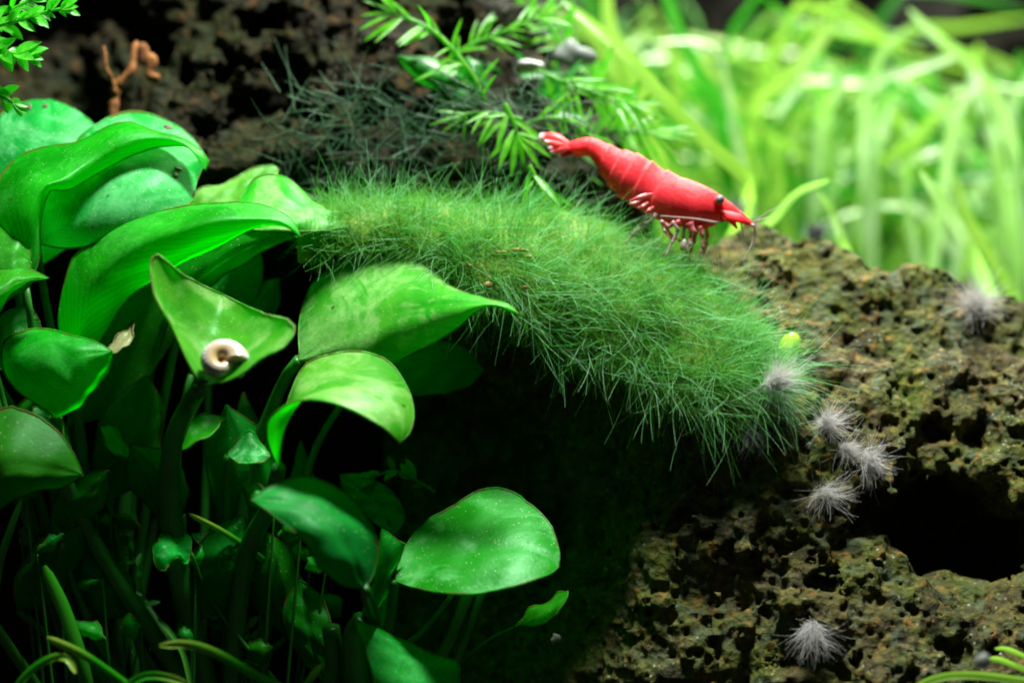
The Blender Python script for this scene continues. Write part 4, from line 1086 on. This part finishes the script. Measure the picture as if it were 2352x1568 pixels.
named = [
    (gp_a, M_grass, 24, [(1640, 640, 3.6), (1720, 440, 3.3), (1640, 345, 3.1), (1540, 245, 3.0), (1430, 120, 3.0), (1290, 0, 3.2)]),
    (gp_b, M_grass, 27, [(1700, 700, 6.0), (1730, 280, 5.4), (1800, 190, 5.2), (1880, 100, 5.2), (1935, 0, 5.2), (1950, -60, 5.2)]),
    (gp_c, M_grass_pale, 22, [(2340, 760, 5.5), (2335, 400, 5.0), (2300, 260, 4.8), (2240, 150, 4.6), (2160, 90, 4.5), (2088, 22, 4.6)]),
    (gp_c, M_grass_pale, 20, [(2000, 760, 5.6), (2005, 200, 5.3), (2030, 110, 5.2), (2095, 60, 5.2)]),
    (gp_c, M_grass_pale, 17, [(1990, 700, 5.8), (1985, 260, 5.4), (2010, 190, 5.2), (2110, 158, 5.1), (2210, 125, 5.0)]),
    (gp_c, M_grass_pale, 24, [(2120, 760, 5.6), (2190, 300, 4.7), (2225, 220, 4.6), (2255, 170, 4.6)]),
    (gp_c, M_grass_pale, 26, [(2330, 720, 5.4), (2290, 380, 4.9), (2260, 270, 4.8), (2225, 140, 4.8)]),
    (gp_d, M_grass_pale, 22, [(1860, 760, 6.2), (1880, 300, 5.5), (1915, 230, 5.3), (1945, 165, 5.3)]),
    (gp_d, M_grass_pale, 22, [(1920, 760, 6.4), (1900, 260, 5.8), (1860, 195, 5.6), (1815, 215, 5.5), (1785, 275, 5.5)]),
    (gp_d, M_grass_pale, 24, [(2000, 760, 6.4), (2005, 380, 5.5), (2025, 310, 5.3), (2045, 240, 5.3)]),
    (gp_d, M_grass, 20, [(1960, 760, 6.4), (1990, 430, 5.6), (2080, 335, 5.4), (2170, 240, 5.3)]),
    (gp_b, M_grass_pale, 15, [(1760, 700, 5.6), (1660, 160, 5.0), (1630, 104, 4.9), (1560, 95, 4.8), (1500, 100, 4.8)]),
    (gp_b, M_grass, 20, [(1820, 720, 6.0), (1780, 370, 5.4), (1700, 250, 5.2), (1600, 120, 5.2)]),
    (gp_e, M_grass_pale, 22, [(1700, 560, 3.4), (1770, 505, 3.0), (1830, 440, 2.9), (1905, 412, 2.9)]),
    (gp_e, M_grass_pale, 24, [(2290, 720, 3.8), (2240, 600, 3.5), (2175, 480, 3.4), (2115, 395, 3.4)]),
    (gp_e, M_grass_pale, 22, [(1985, 640, 3.6), (1945, 570, 3.4), (1915, 490, 3.4), (1880, 440, 3.4)]),
    (gp_e, M_grass, 22, [(2350, 730, 4.0), (2290, 620, 3.8), (2220, 500, 3.8), (2190, 400, 3.9)]),
    (gp_d, M_grass_pale, 15, [(2130, 760, 5.6), (2080, 420, 5.2), (2110, 360, 5.0), (2168, 338, 5.0)]),
    (gp_f, M_grass_deep, 30, [(1900, 720, 6.6), (1800, 400, 6.0), (1700, 280, 5.8), (1560, 180, 5.8)]),
    (gp_f, M_grass_deep, 26, [(1700, 760, 6.4), (1660, 300, 5.6), (1600, 160, 5.4), (1540, 20, 5.4), (1520, -80, 5.4)]),
    (gp_f, M_grass, 26, [(1560, 760, 5.4), (1500, 300, 4.6), (1440, 180, 4.4), (1400, 60, 4.4), (1390, -60, 4.4)]),
    (gp_a, M_grass_deep, 24, [(1560, 760, 4.8), (1480, 480, 4.4), (1420, 330, 4.3), (1340, 240, 4.3)]),
    (gp_g, M_grass_deep, 30, [(2370, 800, 6.4), (2360, 300, 6.2), (2340, 120, 6.2)]),
    (gp_g, M_grass_pale, 18, [(2390, 800, 5.4), (2345, 460, 5.0), (2330, 330, 5.0), (2310, 250, 5.0)]),
]
for i, (pp, mt, w, pts) in enumerate(named):
    ribbon([P(q[0], q[1], q[2] * 1.35 if q[2] > 3.55 else q[2]) for q in pts], w * K * 0.8, twist=RND.uniform(-0.5, 0.5), seed=i).build('blade', mt, pp)
order = [gp_a, gp_f, gp_b, gp_d, gp_c, gp_g]
cent = [1450, 1640, 1820, 2020, 2200, 2360]
for i in range(285):
    j = min(5, int(RND.random() * 6))
    dd = RND.uniform(8.0, 12.3)
    x0 = cent[j] + RND.gauss(0, 90)
    y1 = RND.uniform(90, 520) if x0 > 1780 else RND.uniform(-60, 440)
    lean = RND.gauss(0, 300) if i % 5 < 3 else RND.choice([-1, 1]) * RND.uniform(350, 650)
    arch = RND.uniform(-40, 230)
    pts = [(x0, 900, dd), (x0 + lean * 0.2, (900 + y1) / 2, dd - 0.2), (x0 + lean * 0.55, y1 + 30, dd - 0.4), (x0 + lean * 0.85, y1 + 0.35 * arch, dd - 0.5), (x0 + lean * 1.15, y1 + arch, dd - 0.6)]
    mt = RND.choice([M_grass, M_grass, M_grass, M_grass_pale, M_grass_deep, M_grass_deep, M_grass_deep])
    ribbon([P(*q) for q in pts], RND.uniform(6, 14) * K * 1.3, twist=RND.uniform(-1.2, 1.2), n=14, seed=500 + i).build('blade', mt, order[j])

# low green carpet the blades rise from
n = 5200
gx, gy = NR.uniform(-0.2, 9.0, n), NR.uniform(6.5, 12.0, n)
gz = -0.95 + 0.17 * (gy - 6.5) + NR.uniform(-0.2, 0.2, n)
v, f = hairs(np.stack([gx, gy, gz], 1), np.stack([NR.normal(size=n) * 0.5, NR.normal(size=n) * 0.4, np.ones(n)], 1), NR.uniform(0.5, 1.15, n), NR.uniform(0.03, 0.06, n), NR.normal(0, 0.4, n), 5, 3)
fast_mesh('grass_carpet', v, f, M_grass_deep, kind='stuff', label='blurred carpet of short green grass behind the rock', category='grass')

# ------------------------------------------------------------------ stems with narrow leaflets (centre top)
LEAFLET = {}


def leaflet_mesh(mat, aspect, bend):
    key = (mat.name, aspect, bend)
    if key not in LEAFLET:
        u = np.linspace(0, 1, 9)
        w = aspect * np.sin(math.pi * np.clip(u * 0.93 + 0.07, 0, 1)) ** 0.8
        v = np.linspace(-1, 1, 5)
        g = np.zeros((9, 5, 3))
        g[..., 0] = u[:, None]
        g[..., 1] = w[:, None] * v[None]
        g[..., 2] = -bend * (u ** 2)[:, None] + 0.25 * np.abs(v)[None] * w[:, None]
        m = MB().grid(g)
        me = bpy.data.meshes.new('leaflet')
        me.from_pydata(m.v[0].tolist(), [], m.f)
        me.polygons.foreach_set('use_smooth', np.ones(len(me.polygons), bool))
        me.materials.append(mat)
        LEAFLET[key] = me
    return LEAFLET[key]


def leaflet(parent, root, direction, length, mat, aspect=0.1, bend=0.15, face=(0, -1, 0.6)):
    o = bpy.data.objects.new('leaflet', leaflet_mesh(mat, aspect, bend))
    COL.objects.link(o)
    o.parent = parent
    x = unit(np.asarray(direction, float))
    zf = np.asarray(face, float)
    y = unit(np.cross(zf, x))
    zz = np.cross(x, y)
    o.matrix_basis = Matrix.Translation(Vector(root - ORIGIN[parent.name])) @ Matrix(np.column_stack([x, y, zz]).tolist()).to_4x4() @ Matrix.Diagonal((length, length, length, 1))
    return o


def stem_plant(pts, d, n, length, spread, mat, label, srad=0.03, aspect=0.09, droop=0.0, seed=0, group='leafy stems on the back rock', tipfan=4, name='leafy_stem'):
    rr = random.Random(seed)
    path = spline([P(x, y, (d - 0.95 if d > 1.5 else d) + (q[0] if q else 0)) for x, y, *q in pts], 40)
    th_ = thing(name, path[0], label, 'plant', group)
    MB().tube(path, [srad, srad * 0.9, srad * 0.5], 7).build('stem', mat, th_)
    tan = unit(np.gradient(path, axis=0))
    for i in range(n):
        k = int(4 + (i + 0.5) / n * 35)
        t = tan[k]
        side = unit(np.cross(t, [0, 1, 0]))
        up_ = np.cross(side, t)
        w_ = (0 if i % 2 else math.pi) + rr.gauss(0, 0.75)
        side = side * math.cos(w_) + up_ * math.sin(w_) * 0.8
        k = min(39, max(2, k + rr.randint(-2, 2)))
        t = tan[k]
        dv = t * rr.uniform(0.45, 0.8) + side * spread * rr.uniform(0.7, 1.2) + np.array([0, rr.uniform(-0.5, 0.2), -droop])
        leaflet(th_, path[k], dv, length * rr.uniform(0.5, 1.35), mat, aspect, rr.choice([0.1, 0.2, 0.3]), (rr.uniform(-.3, .3), -1, rr.uniform(0.3, 0.9)))
    for i in range(tipfan):
        a_ = (i - (tipfan - 1) / 2) * 0.42
        t = tan[-1]
        side = unit(np.cross(t, [0, 1, 0]))
        leaflet(th_, path[-1], t * math.cos(a_) + side * math.sin(a_) + np.array([0, rr.uniform(-0.2, 0.2), -droop * 0.5]), length * rr.uniform(0.8, 1.1), mat, aspect, 0.15)
    return th_


stem_plant([(1115, 235), (1090, 180), (1040, 115), (985, 65), (905, 30)], 2.7, 20, 0.42, 0.75, M_moss, 'long leafy stem curving to the upper left above the dark rock', 0.03, 0.055, 0.35, 1)
stem_plant([(1010, 160), (1070, 110), (1150, 75), (1240, 38)], 3.2, 24, 0.34, 0.55, M_moss, 'pale feathery stem pointing up right beside the white pebble', 0.02, 0.05, 0.1, 2)
stem_plant([(1230, 160), (1300, 190), (1370, 215), (1450, 240)], 3.0, 24, 0.42, 0.8, M_moss, 'leafy stem with hanging leaflets right of the white pebble', 0.02, 0.045, 0.5, 3)
stem_plant([(1160, 240), (1170, 262), (1180, 285), (1186, 305)], 2.2, 3, 0.42, 0.9, M_moss, 'star-shaped whorl of bright leaflets left of the shrimp tail', 0.03, 0.075, 0.25, 4, tipfan=7)
stem_plant([(1215, 380), (1225, 400), (1232, 415), (1236, 428)], 2.0, 4, 0.42, 1.1, M_moss, 'bright leaf whorl just above the algae mat below the shrimp tail', 0.03, 0.075, 0.5, 5, tipfan=6)
stem_plant([(1200, 275), (1150, 262), (1100, 258), (1070, 262)], 2.4, 8, 0.36, 0.8, M_moss, 'small stem with drooping leaflets over the dark gap', 0.02, 0.06, 0.6, 6)
stem_plant([(1190, 290), (1260, 270), (1310, 280), (1350, 310)], 2.6, 10, 0.36, 0.8, M_moss, 'leafy stem behind the shrimp tail', 0.02, 0.055, 0.4, 7)
stem_plant([(1270, 380), (1330, 330), (1420, 300), (1500, 310)], 3.3, 24, 0.46, 0.8, M_moss, 'blurred leafy stem behind the shrimp body', 0.02, 0.045, 0.3, 8)
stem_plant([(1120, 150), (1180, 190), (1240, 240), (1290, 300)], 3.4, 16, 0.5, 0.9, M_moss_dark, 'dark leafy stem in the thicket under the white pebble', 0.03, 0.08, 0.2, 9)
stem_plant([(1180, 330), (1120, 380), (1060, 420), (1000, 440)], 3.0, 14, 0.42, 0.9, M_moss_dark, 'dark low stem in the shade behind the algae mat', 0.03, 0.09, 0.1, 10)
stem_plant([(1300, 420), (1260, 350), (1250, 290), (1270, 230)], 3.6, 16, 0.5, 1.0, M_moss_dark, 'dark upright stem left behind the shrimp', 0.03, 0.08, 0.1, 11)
stem_plant([(1340, 150), (1290, 110), (1260, 60), (1200, 20)], 3.8, 14, 0.45, 0.9, M_moss, 'blurred stem at the top edge right of the feathery one', 0.025, 0.06, 0.2, 12)
stem_plant([(1400, 440), (1420, 360), (1400, 290), (1360, 220)], 4.0, 26, 0.5, 0.9, M_moss, 'blurred green stem directly behind the shrimp abdomen', 0.025, 0.07, 0.1, 13)
dl = thing('leafy_stem', P(1100, 230, 1.95), 'short shoot with dark green broad leaves at top centre', 'plant', 'leafy stems on the back rock')
for (b0, t0, L_, M_, R_) in [((1100, 225), (915, 128), [(1060, 170), (980, 135)], [(1040, 190), (975, 155)], [(1050, 222), (985, 200), (930, 160)]), ((1110, 228), (985, 215), [(1080, 195), (1020, 190)], [(1070, 215)], [(1090, 240), (1030, 240)]),
                             ((1105, 225), (1075, 130), [(1060, 200), (1050, 160)], [(1085, 180)], [(1120, 190), (1105, 150)])]:
    Leaf(dl, M_moss_dark, (*b0, 1.9), (*t0, 1.85), [(x, y, 1.95) for x, y in L_], [(x, y, 1.75) for x, y in M_], [(x, y, 1.9) for x, y in R_], nu=16, nv=9)

# feathery shoots in the upper left corner, close to the glass
stem_plant([(-60, 75), (-10, 60), (50, 45), (105, 28), (140, 20)], -0.2, 26, 0.20, 0.75, M_shoot, 'feathery shoot with small overlapping leaflets in the top left corner', 0.025, 0.20, 0.1, 21, group='feathery shoots at the left edge', tipfan=3, name='feathery_shoot')
stem_plant([(-60, 100), (-10, 112), (25, 122), (60, 127)], -0.3, 16, 0.20, 0.7, M_shoot, 'short feathery shoot with a yellow-green tip below the corner shoot', 0.025, 0.22, 0.1, 22, group='feathery shoots at the left edge', tipfan=3, name='feathery_shoot')
stem_plant([(-60, 190), (-20, 208), (10, 222), (32, 236)], -0.1, 12, 0.17, 0.8, M_shoot, 'tiny feathery shoot touching the top of the pale left leaf', 0.02, 0.22, 0.1, 23, group='feathery shoots at the left edge', tipfan=3, name='feathery_shoot')
stem_plant([(-60, 10), (0, 30), (30, 20), (70, 0)], 0.1, 12, 0.18, 0.8, M_shoot, 'feathery shoot cut by the top left corner of the picture', 0.02, 0.2, 0.1, 24, group='feathery shoots at the left edge', tipfan=3, name='feathery_shoot')
# bits of the same moss in the dark undergrowth
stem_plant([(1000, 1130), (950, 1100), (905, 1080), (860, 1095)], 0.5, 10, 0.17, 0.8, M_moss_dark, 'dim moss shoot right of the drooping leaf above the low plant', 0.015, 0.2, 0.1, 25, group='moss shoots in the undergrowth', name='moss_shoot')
stem_plant([(560, 1560), (520, 1460), (500, 1400), (490, 1340)], 0.5, 12, 0.15, 0.9, M_moss, 'moss shoot rising between the bottom grass blades', 0.012, 0.22, 0.1, 26, group='moss shoots in the undergrowth', name='moss_shoot')
stem_plant([(620, 1560), (580, 1480), (560, 1420), (545, 1380)], 0.4, 10, 0.15, 0.9, M_moss, 'moss shoot just left of the low plant stems', 0.012, 0.22, 0.1, 27, group='moss shoots in the undergrowth', name='moss_shoot')
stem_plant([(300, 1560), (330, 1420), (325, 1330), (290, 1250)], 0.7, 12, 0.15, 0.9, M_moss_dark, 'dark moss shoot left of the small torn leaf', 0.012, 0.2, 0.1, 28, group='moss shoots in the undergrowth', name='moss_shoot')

# ------------------------------------------------------------------ single grass blades at the bottom
for i, (pts, w, mt, lab) in enumerate([
    ([(330, 1600, -0.6), (250, 1540, -0.6), (180, 1495, -0.65), (108, 1463, -0.7)], 9, M_blade, 'straight blade with a pale tip at the lower left, longest of them'),
    ([(720, 1610, -0.5), (600, 1555, -0.6), (500, 1500, -0.7), (430, 1478, -0.75), (366, 1482, -0.8)], 10, M_blade, 'curved blade with a pale tip bending left at bottom centre-left'),
    ([(20, 1600, -0.6), (70, 1540, -0.6), (120, 1510, -0.65), (155, 1512, -0.7), (174, 1545, -0.75)], 8, M_blade, 'hooked blade curling over at the bottom left corner'),
    ([(250, 1620, -0.8), (310, 1562, -0.8), (360, 1550, -0.8), (420, 1566, -0.85), (440, 1585, -0.9)], 8, M_blade, 'low arched pale blade cut by the bottom edge'),
    ([(660, 1330, 0.3), (600, 1280, 0.2), (520, 1225, 0.1), (434, 1179, 0.0)], 7, M_blade, 'thin blade pointing up left above the small torn leaf'),
    ([(215, 1640, -0.2), (190, 1520, -0.2), (150, 1400, -0.3), (102, 1298, -0.4)], 17, M_grass_deep, 'broad dark blade standing at the lower left'),
    ([(-20, 1420, -0.2), (0, 1290, -0.2), (25, 1210, -0.2), (48, 1150, -0.2)], 8, M_grass_deep, 'dim upright blade at the left edge under the dark leaf'),
    ([(690, 1620, -0.5), (705, 1570, -0.5), (736, 1525, -0.55)], 8, M_blade, 'short blade tip at the bottom edge left of the low plant'),
    ([(440, 1580, 0.0), (420, 1500, 0.0), (390, 1450, 0.0), (362, 1420, 0.0)], 6, M_grass_deep, 'faint narrow blade behind the curved bottom blade'),
    ([(2040, 1640, -1.3), (2120, 1570, -1.4), (2220, 1550, -1.5), (2400, 1568, -1.5)], 8, M_grass, 'bright leaf blade lying along the bottom right corner'),
    ([(2400, 1560, -1.2), (2340, 1530, -1.2), (2290, 1512, -1.25), (2262, 1515, -1.3)], 7, M_grass, 'short curved blade entering from the lower right edge'),
    ([(2420, 1540, -1.2), (2350, 1505, -1.2), (2310, 1488, -1.25), (2285, 1488, -1.3)], 6, M_grass, 'upper of two small blades at the lower right edge'),
]):
    m = ribbon([P(q[0], q[1], q[2] - (0.7 if q[2] < -0.4 and q[0] < 900 else 0)) for q in pts], w * K * 1.1, twist=RND.uniform(-0.3, 0.3), tip=0.6, cup=0.35, seed=900 + i)
    o = m.build('grass_shoot', mt, label=lab, category='grass blade', group='single grass blades in front')

# ------------------------------------------------------------------ small things
tw = thing('twig', P(255, 300, 2.10), 'forked orange-brown twig leaning on the dark rock at upper left', 'twig')
def gnarl(pts, seed, amp):
    q = spline([P(*p) for p in pts], 30)
    return q + amp * np.stack([vnoise(q[:, 2] * 6 + k, q[:, 0] * 6, q[:, 2] * 0 + k, seed + k) for k in range(3)], 1)
rt_ = np.random.default_rng(4)
MB().tube(gnarl([(248, 320, 2.0), (258, 250, 2.0), (264, 212, 2.0), (290, 165, 2.0), (322, 100, 2.1)], 5, 0.05), 0.055 * rt_.uniform(0.6, 1.25, 30) * np.linspace(1.15, 0.6, 30), 9).build('main_branch', M_twig, tw)
MB().tube(gnarl([(263, 215, 1.95), (254, 170, 1.9), (246, 140, 1.9), (238, 108, 1.95)], 8, 0.04), 0.03 * rt_.uniform(0.6, 1.2, 30) * np.linspace(1.1, 0.4, 30), 8).build('side_branch', M_twig, tw)
for kx, ky, ka, kb in ((345, 158, 0.06, 0.10), (336, 130, 0.05, 0.09), (352, 178, 0.05, 0.05), (325, 118, 0.04, 0.08)):
    MB().ball(P(kx, ky, 2.05), (ka, 0.05, kb), 16, 12, lump=0.7, seed=kx).build('bark_flake', M_twig, tw)

MB().ball(P(1220, 150, 2.1), (0.16, 0.12, 0.065), 16, 10, lump=0.3, seed=12).build('pebble', M_pebble, label='blurred white pebble among the leafy stems at top centre', category='pebble')
MB().ball(P(1318, 125, 2.8), (0.20, 0.15, 0.15), 16, 10, lump=0.3, seed=13).build('pebble', M_tuft_dark, label='blurred grey pebble right of the white one at top centre', category='pebble')
bp = on_rock(1812, 800)
bd = MB()
ax_ = unit(np.array([0.35, -0.1, 0.9]))
aa = unit(np.cross(ax_, [0, 1, 0]))
bd.ball(P(1813, 796, bp[1] - 0.06), (0.105, 0.10, 0.15), 18, 14, axes=np.stack([aa, np.cross(ax_, aa), ax_]), lump=0.08, seed=2)
bd.build('bead', M_bead, label='shiny yellow-green bead on the rock right of the algae mat', category='bead')
for i, (x, y, rx, rz) in enumerate([(1147, 580, 22, 8), (1192, 574, 24, 8), (1082, 612, 9, 11), (1056, 650, 18, 7), (1120, 652, 12, 9), (1215, 590, 14, 6), (1205, 660, 10, 7)]):
    k = np.argmin(np.abs(project(S)[0] - x) + np.abs(project(S)[1] - y))
    q = S.reshape(-1, 3)[k]
    MB().ball(P(x, y, q[1] - 0.05), (rx * K * 0.8, 0.02, rz * K * 0.6), 10, 6, lump=0.5, seed=60 + i).build('detritus_crumb', M_crumb, label=['wide orange crumb in the algae, left one of the top pair', 'largest orange crumb in the algae, right one of the top pair', 'upright orange crumb left of the other crumbs in the algae', 'flat orange crumb just above the big leaf under the algae', 'small orange crumb between the flat one and the small right ones', 'small flat crumb directly below the largest crumb', 'lowest crumb at the right, deep in the algae'][i], category='crumb', group='crumbs in the hair algae')
MB().ball(P(2258, 1517, -2.6), (0.065, 0.065, 0.07), 12, 8, lump=0.2, seed=5).build('debris_speck', M_tuft_dark, label='out-of-focus grey speck drifting at the lower right corner', category='speck')
MB().ball(P(1276, 1466, 0.3), (0.05, 0.04, 0.05), 12, 8, lump=0.3, seed=6).build('debris_speck', M_tuft_dark, label='dim grey-green speck below the narrow small leaf', category='speck')
